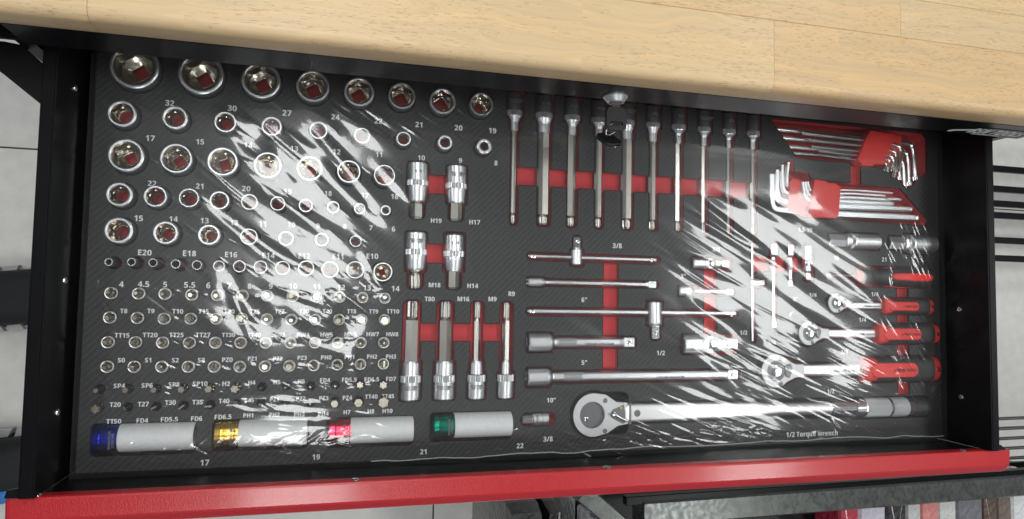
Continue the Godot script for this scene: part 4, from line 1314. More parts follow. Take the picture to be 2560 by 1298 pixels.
func build_torque_wrench() -> void:
	var y := -4.0
	var t := thing("torque_wrench", "long chrome torque wrench with a round head, knurled grip and scale, along the tray front", "torque wrench", Vector3(0, y, 0))
	var st := mb()
	var poly := ring_poly(Vector2(288, 132), 24.5, PI * 0.45, PI * 1.55, 26)
	poly.append_array(PackedVector2Array([Vector2(303, 109.5), Vector2(316, 118), Vector2(330, 119), Vector2(331, 143), Vector2(318, 145), Vector2(305, 153)]))
	poly = inset(poly, 0.01)
	var hole := disc(286.5, 132, 15.2, 0.0, 36)
	# the head is a plate with a round hole: two halves clipped round it
	var lay := [rrect(200, 50, 286.5, 220), rrect(286.5, 50, 420, 220)]
	for half_ in lay:
		for piece in Geometry2D.intersect_polygons(poly, half_):
			for p in Geometry2D.clip_polygons(piece, hole):
				flat_face(st, p, 7.6)
				flat_face(st, p, -7.6, true)
	var pp := poly.duplicate()
	if Geometry2D.is_polygon_clockwise(pp): pp.reverse()
	band(st, lift(pp, 7.6), lift(pp, -7.6), false)
	band(st, lift(hole, -7.6), lift(hole, 7.6), false)
	var head := put("head", st, mats["matt chrome"], t)
	st = mb()
	lathe(st, Vector3(286.5, -7, 132), Vector3.UP, [[0, 15.0], [10.5, 15.0], [10.6, 13.0], [10.8, 0.0]], 36, 0.0, false)
	put("ratchet_plate", st, mats["black oxide"], head)
	st = mb()
	lathe(st, Vector3(281, 2, 137), Vector3.UP, [[0, 2.6, "s"], [1.5, 2.6, "s"], [2, 1.6]], 48)
	put("drive_button", st, mats["bright chrome"], head)
	for p in [Vector2(302, 116), Vector2(302, 150.5)]:
		st = mb()
		lathe(st, Vector3(p.x, 7.6, p.y), Vector3.UP, [[0.05, 2.9], [0.3, 2.4], [0.1, 1.8], [0.1, 0.0]], 20, 0.0, false)
		put("head_screw", st, mats["engraving"], head)
	st = mb()
	prism(st, PackedVector2Array([Vector2(306, 131), Vector2(311, 126.5), Vector2(325, 121), Vector2(329, 140), Vector2(324, 143), Vector2(312, 137)]), 7.62, 7.9)
	put("lever_recess", st, mats["black oxide"], head)
	st = mb()
	rod(st, rounded([Vector3(311, 9.5, 131.5), Vector3(314, 11, 132.5), Vector3(327, 10, 139)], 2), 2.6, 14, "c", 1.6)
	lathe(st, Vector3(311, 7.9, 131.5), Vector3.UP, [[0, 4.0], [2.2, 3.8], [3.4, 2.6], [3.8, 0]], 24, 0.0, false)
	put("reverse_lever", st, mats["bright chrome"], head)
	st = mb()
	lathe(st, Vector3(320.5, 7.6, 125), Vector3.UP, [[0.4, 1.7], [0.9, 1.4], [1.0, 0.0]], 16, 0.0, false)
	put("brass_pin", st, mats["gold anodised"], head)
	st = mb()
	hull(st, [[327, 0, 131.2, 8.0, 9.6, 4.0], [330, 0, 131.2, 9.4, 10.8, 4.5], [332, 0, 131.1, 9.8, 11.0, 4.5], [420, 0, 131, 9.6, 10.6, 4.5], [492, 0, 131.2, 9.2, 9.8, 4.0], [512, 0, 131.4, 8.6, 8.6, 3.0], [532, 0, 131.8, 8.2, 8.2, 2.0], [610, 0, 132.4, 8.2, 8.2, 2.0]], 40)
	put("body", st, mats["bright sleeve"], t)
	st = mb()
	prism(st, rrect(331, 118.6, 333.5, 143.4), -8, 9.9, 0.3)
	put("body_joint", st, mats["black oxide"], t)
	st = mb()
	lathe(st, Vector3(341, 9.75, 131), Vector3.UP, [[0.1, 4.0], [0.3, 3.4], [0.35, 0.0]], 24, 0.0, false)
	put("pivot_pin", st, mats["engraving"], t)
	st = mb()
	var rows: Array = [[608, 8.2]]
	for i in 12: rows.append_array([[609.0 + i * 2.9, 9.2], [610.4 + i * 2.9, 9.2], [610.6 + i * 2.9, 8.8], [611.6 + i * 2.9, 8.8]])
	lathe(st, Vector3(0, 0, 132.6), Vector3.RIGHT, rows, 40)
	put("scale_sleeve", st, mats["bright chrome"], t)
	st = mb()
	lathe(st, Vector3(0, 0, 133), Vector3.RIGHT, [[643, 9.6], [644, 11.4], [655, 12.0], [656, 12.4], [658, 12.6]], 40)
	lathe(st, Vector3(0, 0, 133.2), Vector3.RIGHT, [[694.5, 12.2], [698.5, 12.2]], 40)
	lathe(st, Vector3(0, 0, 133.4), Vector3.RIGHT, [[723, 12.8], [724, 12.2], [734, 11.8], [735, 11]], 40)
	put("collar", st, mats["bright chrome"], t)
	st = mb()
	cross_knurl(st, Vector3(0, 0, 133.2), Vector3.RIGHT, 658, 694.6, 12.6, 1.7)
	cross_knurl(st, Vector3(0, 0, 133.3), Vector3.RIGHT, 698.4, 723, 12.6, 1.7)
	put("knurled_grip", st, mats["knurl steel"], t)
	st = mb()
	lathe(st, Vector3(0, 0, 133.6), Vector3.RIGHT, [[734, 10.8], [735, 12.2], [750, 12.4], [757, 10.8], [759, 7], [759.5, 0]], 36)
	put("end_cap", st, mats["black rubber"], t)
	dark_pockets.append(disc(288, 132, 28.0, 0.0, 30))
	dark_pockets.append(rrect(288, 106.5, 333, 155.5, 8))
	dark_pockets.append(rrect(330, 118.2, 640, 144.8, 3))
	dark_pockets.append(rrect(636, 118.5, 763.5, 148, 6))
	hold_up(disc(288, 132, 18.0), y + 9)
	hold_up(rrect(330, 126, 600, 138), y + 10)
	hold_up(rrect(640, 124, 755, 142), y + 12.8)


# ---------------------------------------------------------------- two sets of L-keys in their clips
func build_key_sets() -> void:
	pocket(PackedVector2Array([Vector2(522, -232), Vector2(700, -232), Vector2(758, -231), Vector2(765, -224), Vector2(764.5, -178), Vector2(732, -152), Vector2(701, -177), Vector2(650, -181.5), Vector2(561, -183)]))
	pocket(PackedVector2Array([Vector2(521, -160), Vector2(551, -184), Vector2(559, -180), Vector2(560, -167), Vector2(579, -167), Vector2(583, -158), Vector2(622, -157.5), Vector2(721, -154), Vector2(765, -113), Vector2(761, -105.5), Vector2(619, -107), Vector2(574, -107), Vector2(533, -118), Vector2(521, -124)]))
	slots.append(rrect(641, -185, 659, -150))
	var star := [
		[[527, -220], [657, -218.5], [736, -217], [746, -212], [747.5, -171], 3.3, -4.0, "longest star L-key, outermost in the upper red clip"],
		[[536, -209.5], [659, -207.5], [730, -205.5], [737, -199], [737.5, -163], 3.0, -4.0, "second longest star L-key in the back layer of the upper red clip"],
		[[549, -198.5], [655, -198], [722, -194.5], [729.5, -187], [730, -156], 2.8, -4.0, "third star L-key from the outside, back layer of the upper red clip"],
		[[560, -190.5], [652, -191], [715, -187], [722, -181], [722.5, -170], 2.4, -4.0, "innermost star L-key in the back layer of the upper red clip"],
		[[572, -216], [664, -213.8], [712, -212], [720.5, -206], [716, -180], 2.8, 2.0, "outer star L-key in the front layer of the upper red clip"],
		[[581, -207.5], [659, -206.3], [705, -204.5], [713, -198], [708, -172], 2.4, 2.0, "second star L-key in the front layer of the upper red clip"],
		[[586, -199.5], [655, -198.4], [701, -197.5], [707.5, -192], [706.5, -181], 2.2, 2.0, "third star L-key in the front layer of the upper red clip"],
		[[597, -194.5], [652, -192.8], [697, -192], [702, -189], [699, -179], 1.9, 2.0, "fourth, thin star L-key in the front layer of the upper red clip"],
		[[601, -189], [652, -186.6], [692, -186], [697, -184], [695, -180], 1.5, 2.0, "thinnest star L-key, innermost in the upper red clip"]]
	for e in star:
		var t := thing("star_key", "chrome " + e[7], "L-key", Vector3(0, e[6], 0), "star L-keys in the upper clip")
		var st := mb()
		var path: Array = []
		for k in 5: path.append(Vector3(e[k][0], 0, e[k][1]))
		var p := rounded([path[0], path[1], path[2], path[3], path[4]], 3)
		rod(st, p, e[5], 16, "c")
		put("rod", st, mats["bright chrome"], t)
		st = mb()
		lathe(st, path[0] + Vector3(1, 0, 0), Vector3.LEFT, [[0, e[5] * 0.95, "t"], [5, e[5] * 0.95, "t"], [5.6, e[5] * 0.8, "t"]], 48)
		lathe(st, path[4] - Vector3(0, 0, 1), (path[4] - path[3]).normalized(), [[0, e[5] * 1.12, "t"], [5, e[5] * 1.08, "t"], [5.6, e[5] * 0.9, "t"]], 48)
		put("star_end", st, mats["bright chrome"], t)
	var hexes := [
		[[524, -161], [524.5, -119], [536, -115.5], [623, -114.5], [744, -116], 4.6, -3.5, "thickest hexagon L-key, outermost in the lower red clip"],
		[[533, -167], [533, -131], [547, -125.5], [623, -125], [735, -127.5], 3.6, -3.5, "second thickest hexagon L-key in the lower red clip"],
		[[541, -174], [541, -142], [552, -136], [624, -131.5], [706, -133], 2.6, -3.0, "third hexagon L-key with a tall bend in the lower red clip"],
		[[550, -178], [546.5, -150], [554, -146], [625, -136.5], [718, -139.5], 2.5, -3.0, "fourth hexagon L-key with the highest bend in the lower red clip"],
		[[567, -152.5], [569, -134], [580, -128], [626, -137.5], [692, -137], 1.9, 2.5, "outer hexagon L-key of the small front nest in the lower red clip"],
		[[571, -153.5], [573, -140], [582, -134.5], [626, -142.5], [688, -142], 1.6, 2.5, "middle hexagon L-key of the small front nest in the lower red clip"],
		[[575, -154], [577, -145], [583, -140], [626, -147], [700, -146.5], 1.3, 2.5, "thinnest hexagon L-key, innermost in the lower red clip"]]
	for e in hexes:
		var t := thing("hex_key", "satin " + e[7], "L-key", Vector3(0, e[6], 0), "hexagon L-keys in the lower clip")
		var st := mb()
		var path: Array = []
		for k in 5: path.append(Vector3(e[k][0], 0, e[k][1]))
		rod(st, rounded(path, 3), e[5], 12, "h")
		put("rod", st, mats["satin chrome"], t)
		st = mb()
		lathe(st, path[4] - Vector3(0.5, 0, 0), Vector3.RIGHT, [[0, e[5] * 0.7], [1.2, e[5] * 0.72], [3.6, e[5] * 1.02, "h"], [5.2, e[5] * 0.95, "h"], [6.4, e[5] * 0.6]], 48)
		put("ball_end", st, mats["satin chrome"], t)
	var c := thing("key_clip", "red plastic clip holding the star L-keys, nearest the rail", "key holder", Vector3.ZERO, "red key clips")
	var st2 := mb()
	prism(st2, PackedVector2Array([Vector2(668, -226.5), Vector2(706, -225), Vector2(703.5, -213), Vector2(688, -183), Vector2(673, -182), Vector2(672, -179.5), Vector2(655, -179.5), Vector2(648, -187), Vector2(659, -212)]), -8, 6.5, 1.2)
	put("front_bar", st2, mats["red plastic"], c)
	st2 = mb()
	prism(st2, PackedVector2Array([Vector2(706.3, -225), Vector2(724, -223.6), Vector2(718.5, -206), Vector2(706, -181), Vector2(691, -189)]), -10, 1.2, 1.0)
	put("back_bar", st2, mats["red plastic"], c)
	st2 = mb()
	prism(st2, PackedVector2Array([Vector2(679, -222), Vector2(693, -221.5), Vector2(693, -218.5), Vector2(680, -219)]), 6.4, 7.6, 0.3)
	put("catch", st2, mats["red plastic"], c)
	c = thing("key_clip", "red plastic clip holding the hexagon L-keys, above the printed 1.5-10", "key holder", Vector3.ZERO, "red key clips")
	st2 = mb()
	prism(st2, PackedVector2Array([Vector2(583, -157), Vector2(601, -156), Vector2(602, -154), Vector2(614, -154), Vector2(622, -149), Vector2(618.5, -113), Vector2(614, -108.6), Vector2(574, -108), Vector2(577.5, -131)]), -8, 6.5, 1.2)
	put("front_bar", st2, mats["red plastic"], c)
	st2 = mb()
	prism(st2, PackedVector2Array([Vector2(549, -151), Vector2(554, -158), Vector2(576, -154), Vector2(577.5, -131), Vector2(573.5, -108.5), Vector2(546, -115), Vector2(550, -140)]), -10, 1.2, 1.0)
	put("back_bar", st2, mats["red plastic"], c)
	st2 = mb()
	prism(st2, PackedVector2Array([Vector2(590, -117), Vector2(604, -116.5), Vector2(604, -113), Vector2(591, -113.5)]), 6.4, 7.6, 0.3)
	put("catch", st2, mats["red plastic"], c)
	hold_up(PackedVector2Array([Vector2(670, -224), Vector2(704, -223), Vector2(686, -184), Vector2(655, -182)]), 7.0)
	hold_up(rrect(582, -152, 616, -112), 7.0)
	hold_up(rrect(700, -215, 740, -170), 4.0)


# ---------------------------------------------------------------- the foam tray itself
func box_of(poly: PackedVector2Array) -> Rect2:
	var r := Rect2(poly[0], Vector2.ZERO)
	for p in poly: r = r.expand(p)
	return r


func plate(st: SurfaceTool, r: Rect2, holes: Array, y: float, depth := 0) -> void:
	var inside: Array = []
	for h in holes:
		if h[1].intersects(r, true): inside.append(h)
	if inside.is_empty():
		quad(st, Vector3(r.position.x, y, r.position.y), Vector3(r.end.x, y, r.position.y), Vector3(r.end.x, y, r.end.y), Vector3(r.position.x, y, r.end.y))
		return
	var cut := -1.0
	var across_x := true
	for h in inside:
		if r.encloses(h[1]):
			var c: Vector2 = h[1].get_center()
			across_x = r.size.x > r.size.y * 0.8
			cut = c.x if across_x else c.y
			break
	if cut == -1.0 and inside.size() > 6 and depth < 14:
		across_x = r.size.x > r.size.y
		cut = r.get_center().x if across_x else r.get_center().y
	if cut != -1.0:
		var a := r
		var b := r
		if across_x:
			a.size.x = cut - r.position.x
			b.position.x = cut
			b.size.x = r.end.x - cut
		else:
			a.size.y = cut - r.position.y
			b.position.y = cut
			b.size.y = r.end.y - cut
		plate(st, a, inside, y, depth + 1)
		plate(st, b, inside, y, depth + 1)
		return
	var polys: Array = [rrect(r.position.x, r.position.y, r.end.x, r.end.y)]
	for h in inside:
		var next: Array = []
		for p in polys: next.append_array(Geometry2D.clip_polygons(p, h[0]))
		polys = next
	for p in polys:
		if not Geometry2D.is_polygon_clockwise(p): flat_face(st, p, y)


func merged(list: Array) -> Array:
	var out: Array = []
	for p in list:
		var q: PackedVector2Array = p
		if Geometry2D.is_polygon_clockwise(q):
			q = q.duplicate()
			q.reverse()
		var again := true
		while again:
			again = false
			for i in out.size():
				if not box_of(out[i]).intersects(box_of(q)): continue
				var u := Geometry2D.merge_polygons(out[i], q)
				var outer: Array = []
				for x in u:
					if not Geometry2D.is_polygon_clockwise(x): outer.append(x)
				if outer.size() == 1:
					q = outer[0]
					out.remove_at(i)
					again = true
					break
		out.append(q)
	return out


func tidy(poly: PackedVector2Array) -> PackedVector2Array:
	var out := PackedVector2Array()
	for p in poly:
		if out.is_empty() or out[-1].distance_to(p) > 0.25: out.append(p)
	if out.size() > 3 and out[0].distance_to(out[-1]) < 0.25: out.remove_at(out.size() - 1)
	return out


func build_tray() -> void:
	tray = thing("tool_tray", "black carbon-patterned foam tray with red-lined cutouts lying in the open drawer", "tool tray")
	var x0 := -238.0
	var x1 := 783.0
	var z0 := -246.0
	var z1 := 176.0
	var cuts: Array = []
	for p in merged(pockets + slots): cuts.append(tidy(p))
	var holes: Array = []
	for p in cuts: holes.append([p, box_of(p)])
	var black: Array = []
	for p in merged(dark_pockets): black.append(tidy(p))
	for p in black: holes.append([p, box_of(p)])
	for p in round_holes:
		if Geometry2D.is_polygon_clockwise(p): p.reverse()
		holes.append([p, box_of(p)])
	var skin := mb()
	plate(skin, Rect2(x0 + 2, z0 + 2, x1 - x0 - 4, z1 - z0 - 4), holes, 0.0)
	var edge := rrect(x0, z0, x1, z1)
	var top := rrect(x0 + 2, z0 + 2, x1 - 2, z1 - 2)
	band(skin, lift(top, 0), lift(edge, -2), true)
	band(skin, lift(edge, -2), lift(edge, -26), true)
	put("skin", skin, mats["carbon skin"], tray)
	var rims := mb()
	var walls := mb()
	for p in cuts:
		var low := inset(p, -0.0)
		var lip := inset(p, 0.9)
		lip = p if Geometry2D.is_polygon_clockwise(lip) != Geometry2D.is_polygon_clockwise(p) else lip
		band(rims, lift(p, 0.0), lift(lip, 0.45), true)
		band(rims, lift(lip, 0.45), lift(low, -3.2), true)
		band(walls, lift(low, -3.2), lift(low, -20), true)
	for p in black:
		flat_face(rims, p, -17.0)
		band(rims, lift(p, 0.0), lift(inset(p, 0.8), -0.6), true)
		band(rims, lift(inset(p, 0.8), -0.6), lift(inset(p, 0.8), -17.0), true)
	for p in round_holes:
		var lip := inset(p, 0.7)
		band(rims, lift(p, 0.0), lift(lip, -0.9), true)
		band(rims, lift(lip, -0.9), lift(lip, -20), true)  # black down to the red floor, standing in for shade round the socket
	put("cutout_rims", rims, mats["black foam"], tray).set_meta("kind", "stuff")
	quad(walls, Vector3(x0 + 1, -20, z0 + 1), Vector3(x1 - 1, -20, z0 + 1), Vector3(x1 - 1, -20, z1 - 1), Vector3(x0 + 1, -20, z1 - 1))
	put("red_base", walls, mats["red foam"], tray)
	for s in slots:
		var left: Array = [s]
		for p in pockets:
			var next: Array = []
			for q in left: next.append_array(Geometry2D.clip_polygons(q, p))
			left = next
		for q in left:
			if Geometry2D.is_polygon_clockwise(q): continue
			var st := mb()
			flat_face(st, q, -9.0)
			band(st, lift(q, -9.0), lift(q, -20.0), true)
			put("finger_slot", st, mats["red foam"], tray)


func build_prints() -> void:
	for e in PRINTS:
		var o := text(tray, "printed_mark", e[0], Vector3(e[1], 0.16, e[2]), e[3] * 0.94, mats["white print"], Basis(), 0.12, false)
		o.scale = Vector3.ONE
		

# ---------------------------------------------------------------- lock and keys on the rail
func build_lock() -> void:
	var t := thing("drawer_lock", "round chrome lock on the black rail above the fourth and fifth long bit sockets", "lock", Vector3(269, 104, -207))
	var st := mb()
	lathe(st, Vector3.ZERO, Vector3.BACK, [[0, 12.5], [1.0, 12.6], [2.0, 11.8], [6.5, 8.6], [7.0, 7.8], [6.2, 7.0]], 20, 0.0, false)
	put("flange", st, mats["bright sleeve"], t)
	st = mb()
	lathe(st, Vector3.ZERO, Vector3.BACK, [[3, 7.2], [6.4, 7.2], [6.8, 6.8], [6.9, 0]], 32, 0.0, false)
	put("cylinder", st, mats["bright chrome"], t)
	var k := thing("key", "black-headed key standing in the round chrome lock", "key", Vector3(269.5, 104, -200), "keys on the lock")
	make_key(k)
	k = thing("key", "second black-headed key hanging on the ring from the key in the lock", "key", Vector3(277.5, 66, -164), "keys on the lock")
	make_key(k)
	k.basis = Basis(Vector3.UP, -2.55) * Basis(Vector3.RIGHT, 0.75) * Basis(Vector3.BACK, 0.5)
	k.position = Vector3(284.0, 78, -161) * MM
	var r := thing("key_ring", "thin steel ring joining the two black-headed keys", "key ring", Vector3(272, 95, -178))
	st = mb()
	var path := PackedVector3Array()
	for i in 33: path.append(Vector3(11.0 * cos(TAU * i / 32.0), 3.5 * cos(TAU * i / 32.0 + 0.5), 4.5 * sin(TAU * i / 32.0)).rotated(Vector3.UP, 0.75))
	rod(st, path, 0.7, 10)
	put("ring", st, mats["bright chrome"], r)


func make_key(t: Node3D) -> void:
	var st := mb()
	block(st, Vector3(-4.4, -1.0, 0), Vector3(4.4, 1.0, 7), 0.3)
	put("blade", st, mats["bright chrome"], t)
	st = mb()
	var outline := rrect(-10.6, 4.5, 10.6, 28.5, 6.0)
	var hole := rrect(-7.2, 19.5, 7.2, 24.0, 2.2)
	for half_ in [rrect(-50, -50, 0, 80), rrect(0, -50, 50, 80)]:
		for piece in Geometry2D.intersect_polygons(outline, half_):
			for p in Geometry2D.clip_polygons(piece, hole):
				flat_face(st, p, 2.2)
				flat_face(st, p, -2.2, true)
	if Geometry2D.is_polygon_clockwise(outline): outline.reverse()
	var wide := inset(outline, -0.6)
	band(st, lift(outline, 2.2), lift(wide, 1.4), true)
	band(st, lift(wide, 1.4), lift(wide, -1.4), true)
	band(st, lift(wide, -1.4), lift(outline, -2.2), true)
	band(st, lift(hole, -2.2), lift(hole, 2.2), true)
	prism(st, rrect(-7.2, 9.0, 7.2, 16.5, 1.2), 2.1, 2.6, 0.25)
	put("head", st, mats["black rubber"], t)


# ---------------------------------------------------------------- what shows round the drawer
func build_surroundings() -> void:
	person()
	rack_and_shelf()


func smin(a: float, b: float, k: float) -> float:
	var h := clampf(0.5 + 0.5 * (b - a) / k, 0.0, 1.0)
	return lerpf(b, a, h) - k * h * (1.0 - h)


func person() -> void:
	# someone in navy trousers and black sports shoes standing beside the drawer, both feet pointing under the bench
	var t := thing("person", "person in navy trousers and black shoes with white stripes standing beside the drawer", "person", Vector3(0, FLOOR, 0))
	var feet := [[Vector2(-565, 14), 0.12], [Vector2(-500, 312), 0.05]]
	for f in feet:
		var c: Vector2 = f[0]
		var st := mb()
		# shoe: rows along the foot from heel to toe
		var rows: Array = []
		for i in 15:
			var s := i / 14.0
			var w := 34.0 + 16.0 * sin(PI * clampf(s * 1.05 - 0.1, 0.0, 1.0))
			if s > 0.85: w *= sqrt(maxf(0.05, 1.0 - pow((s - 0.85) / 0.16, 2.0)))
			if i == 0: w *= 0.6
			var hgt := lerpf(46.0, 24.0, smoothstep(0.25, 0.95, s))
			rows.append([-180.0 + 290.0 * s, 26.0 + hgt * 0.75, 0.0, hgt, w, 2.4])
		hull(st, rows, 24)
		var shoe := put("shoe", st, mats["shoe fabric"], t)
		shoe.transform = Transform3D(Basis(Vector3.UP, f[1]), Vector3(c.x, 0, c.y) * MM)
		st = mb()
		var sole: Array = []
		for r in rows: sole.append([r[0], 13.0, 0.0, 13.0, r[4] * 1.06, 3.5])
		hull(st, sole, 24)
		put("sole", st, mats["black rubber"], shoe)
		for k in 4:
			for s in [-1.0, 1.0]:
				st = mb()
				var a := -130.0 + k * 32.0
				prism(st, PackedVector2Array([Vector2(a, s * 44), Vector2(a + 22, s * 44), Vector2(a + 30, s * 60), Vector2(a + 6, s * 60)]), 15, 30, 1.0)
				put("stripe", st, mats["white rubber"], shoe)
	# trousers: one surface for both legs, hips and the hem folds
	var st := mb()
	var segs := [[Vector3(-660, 60, 20), 62.0, Vector3(-690, 460, 30), 74.0], [Vector3(-690, 460, 30), 74.0, Vector3(-720, 880, 100), 100.0], [Vector3(-632, 62, 312), 66.0, Vector3(-690, 460, 290), 76.0], [Vector3(-690, 460, 290), 74.0, Vector3(-720, 880, 230), 100.0], [Vector3(-720, 880, 110), 118.0, Vector3(-720, 900, 220), 118.0], [Vector3(-720, 900, 165), 130.0, Vector3(-720, 1380, 165), 140.0]]
	surface_net(st, segs, Vector3(-890, 20, -120), Vector3(-500, 1540, 460), 24.0, 30.0, 7.0)
	put("clothed_body", st, mats["navy cloth"], t)
	st = mb()
	hull(st, [[-590, 60, 366, 14, 12, 2.2], [-575, 60, 366, 26, 18, 2.4], [-545, 62, 362, 24, 16, 2.4], [-530, 62, 360, 12, 10, 2.2]], 20)
	put("sock", st, mats["light blue"], t)
	st = mb()
	surface_net(st, [[Vector3(-720, 1500, 165), 52.0, Vector3(-720, 1580, 165), 52.0], [Vector3(-712, 1640, 165), 84.0, Vector3(-716, 1700, 165), 94.0], [Vector3(-630, 1668, 165), 11.0, Vector3(-616, 1640, 165), 15.0], [Vector3(-634, 1604, 165), 22.0, Vector3(-640, 1596, 165), 26.0], [Vector3(-715, 1665, 72), 12.0, Vector3(-712, 1635, 74), 10.0], [Vector3(-715, 1665, 258), 12.0, Vector3(-712, 1635, 256), 10.0]], Vector3(-840, 1440, 40), Vector3(-590, 1810, 290), 14.0, 16.0, 0.0)
	put("head", st, mat("skin", Color(0.42, 0.25, 0.17), 0.6), t)
	st = mb()
	surface_net(st, [[Vector3(-730, 1700, 165), 98.0, Vector3(-735, 1715, 165), 98.0], [Vector3(-770, 1640, 165), 60.0, Vector3(-760, 1700, 165), 70.0]], Vector3(-850, 1560, 40), Vector3(-600, 1830, 290), 14.0, 20.0, 0.0)
	put("hair", st, mats["black rubber"], t)
	st = mb()
	for s in [-1.0, 1.0]:
		var list := [[Vector3(-720, 1400, 165 + s * 170), 52.0, Vector3(-690, 1120, 165 + s * 215), 42.0], [Vector3(-690, 1120, 165 + s * 215), 42.0, Vector3(-600, 930, 165 + s * 190), 34.0], [Vector3(-720, 1400, 165 + s * 90), 60.0, Vector3(-720, 1400, 165 + s * 170), 52.0]]
		surface_net(st, list, Vector3(-800, 860, 165 + s * 170 - 150), Vector3(-540, 1480, 165 + s * 170 + 150), 20.0, 20.0, 3.0)
	put("sleeve", st, mats["light blue"], t)
	for s in [-1.0, 1.0]:
		st = mb()
		var w := Vector3(-606, 942, 165 + s * 190)
		var d := Vector3(0.45, -0.89, 0).normalized()
		var segs_h := [[w - d * 12.0, 25.0, w + d * 20.0, 22.0]]
		for k in 4:
			var off := (k - 1.5) * 16.5
			var a: Vector3 = w + d * 78.0 + Vector3(0, 0, off)
			segs_h.append([w + d * 22.0 + Vector3(0, 0, off * 0.7), 14.0, a, 10.5])
			var l: float = [54.0, 74.0, 68.0, 62.0][k]
			var b: Vector3 = a + (d + Vector3(-0.15, 0, 0)).normalized() * l * 0.5
			segs_h.append([a, 9.5, b, 8.8])
			segs_h.append([b, 8.8, b + (d + Vector3(-0.6, 0, 0)).normalized() * l * 0.5, 7.4])
		var th: Vector3 = w + d * 20.0 + Vector3(6, 0, -s * 20.0)
		segs_h.append([th, 13.0, th + d * 30.0 + Vector3(10, 0, -s * 18.0), 11.0])
		segs_h.append([th + d * 30.0 + Vector3(10, 0, -s * 18.0), 10.0, th + d * 58.0 + Vector3(10, 0, -s * 20.0), 8.0])
		surface_net(st, segs_h, w + Vector3(-70, -185, -70), w + Vector3(115, 45, 70), 4.5, 5.0, 0.0)
		put("hand", st, mats["skin"], t)
		st = mb()
		lathe(st, Vector3(-637, 1672, 165 + s * 32), Vector3(1, 0, s * 0.25), [[-4, 11.0], [4, 9.5], [8, 5.0], [9, 0.0]], 16)
		put("eye", st, mats["white rubber"], t)
		st = mb()
		lathe(st, Vector3(-629, 1672, 165 + s * 34), Vector3(1, 0, s * 0.25), [[0, 4.6], [1.5, 3.6], [2, 0.0]], 12)
		put("pupil", st, mats["black print"], t)


func surface_net(st: SurfaceTool, segs: Array, lo: Vector3, hi: Vector3, cell: float, blend: float, crumple: float) -> void:
	var n := noise(0.018, 2, 71)
	var nx := int((hi.x - lo.x) / cell) + 1
	var ny := int((hi.y - lo.y) / cell) + 1
	var nz := int((hi.z - lo.z) / cell) + 1
	var f := PackedFloat32Array()
	f.resize(nx * ny * nz)
	for i in nx:
		for j in ny:
			for k in nz:
				var p := lo + Vector3(i, j, k) * cell
				var d := 1e6
				for s in segs:
					var ab: Vector3 = s[2] - s[0]
					var h := clampf((p - s[0]).dot(ab) / ab.length_squared(), 0.0, 1.0)
					d = smin(d, (p - (s[0] + ab * h)).length() - lerpf(s[1], s[3], h), blend)
				if crumple > 0.0 and absf(d) < cell * 3.0: d += crumple * n.get_noise_3d(p.x, p.y * 2.4, p.z)
				f[(i * ny + j) * nz + k] = d
	var at := {}
	next_group += 1
	var corner := [Vector3i(0, 0, 0), Vector3i(1, 0, 0), Vector3i(0, 1, 0), Vector3i(1, 1, 0), Vector3i(0, 0, 1), Vector3i(1, 0, 1), Vector3i(0, 1, 1), Vector3i(1, 1, 1)]
	for i in nx - 1:
		for j in ny - 1:
			for k in nz - 1:
				var v := []
				var neg := 0
				for c in corner:
					var q: float = f[((i + c.x) * ny + j + c.y) * nz + k + c.z]
					v.append(q)
					if q < 0.0: neg += 1
				if neg == 0 or neg == 8: continue
				var sum := Vector3.ZERO
				var m := 0
				for a in 8:
					for b in [1, 2, 4]:
						if a & b: continue
						var o: int = a | b
						if (v[a] < 0.0) != (v[o] < 0.0):
							var h: float = v[a] / (v[a] - v[o])
							sum += Vector3(corner[a]).lerp(Vector3(corner[o]), h)
							m += 1
				at[Vector3i(i, j, k)] = lo + (Vector3(i, j, k) + sum / m) * cell
	for i in range(1, nx - 1):
		for j in range(1, ny - 1):
			for k in range(1, nz - 1):
				var here: float = f[(i * ny + j) * nz + k]
				for axis in 3:
					var e := Vector3i.ZERO
					e[axis] = 1
					var there: float = f[((i + e.x) * ny + j + e.y) * nz + k + e.z]
					if (here < 0.0) == (there < 0.0): continue
					var u := Vector3i.ZERO
					var w := Vector3i.ZERO
					u[(axis + 1) % 3] = 1
					w[(axis + 2) % 3] = 1
					var c := Vector3i(i, j, k)
					var q := [c, c - u, c - u - w, c - w]
					var ok := true
					for x in q: ok = ok and at.has(x)
					if not ok: continue
					if here < 0.0: quad(st, at[q[3]], at[q[2]], at[q[1]], at[q[0]], next_group)
					else: quad(st, at[q[0]], at[q[1]], at[q[2]], at[q[3]], next_group)


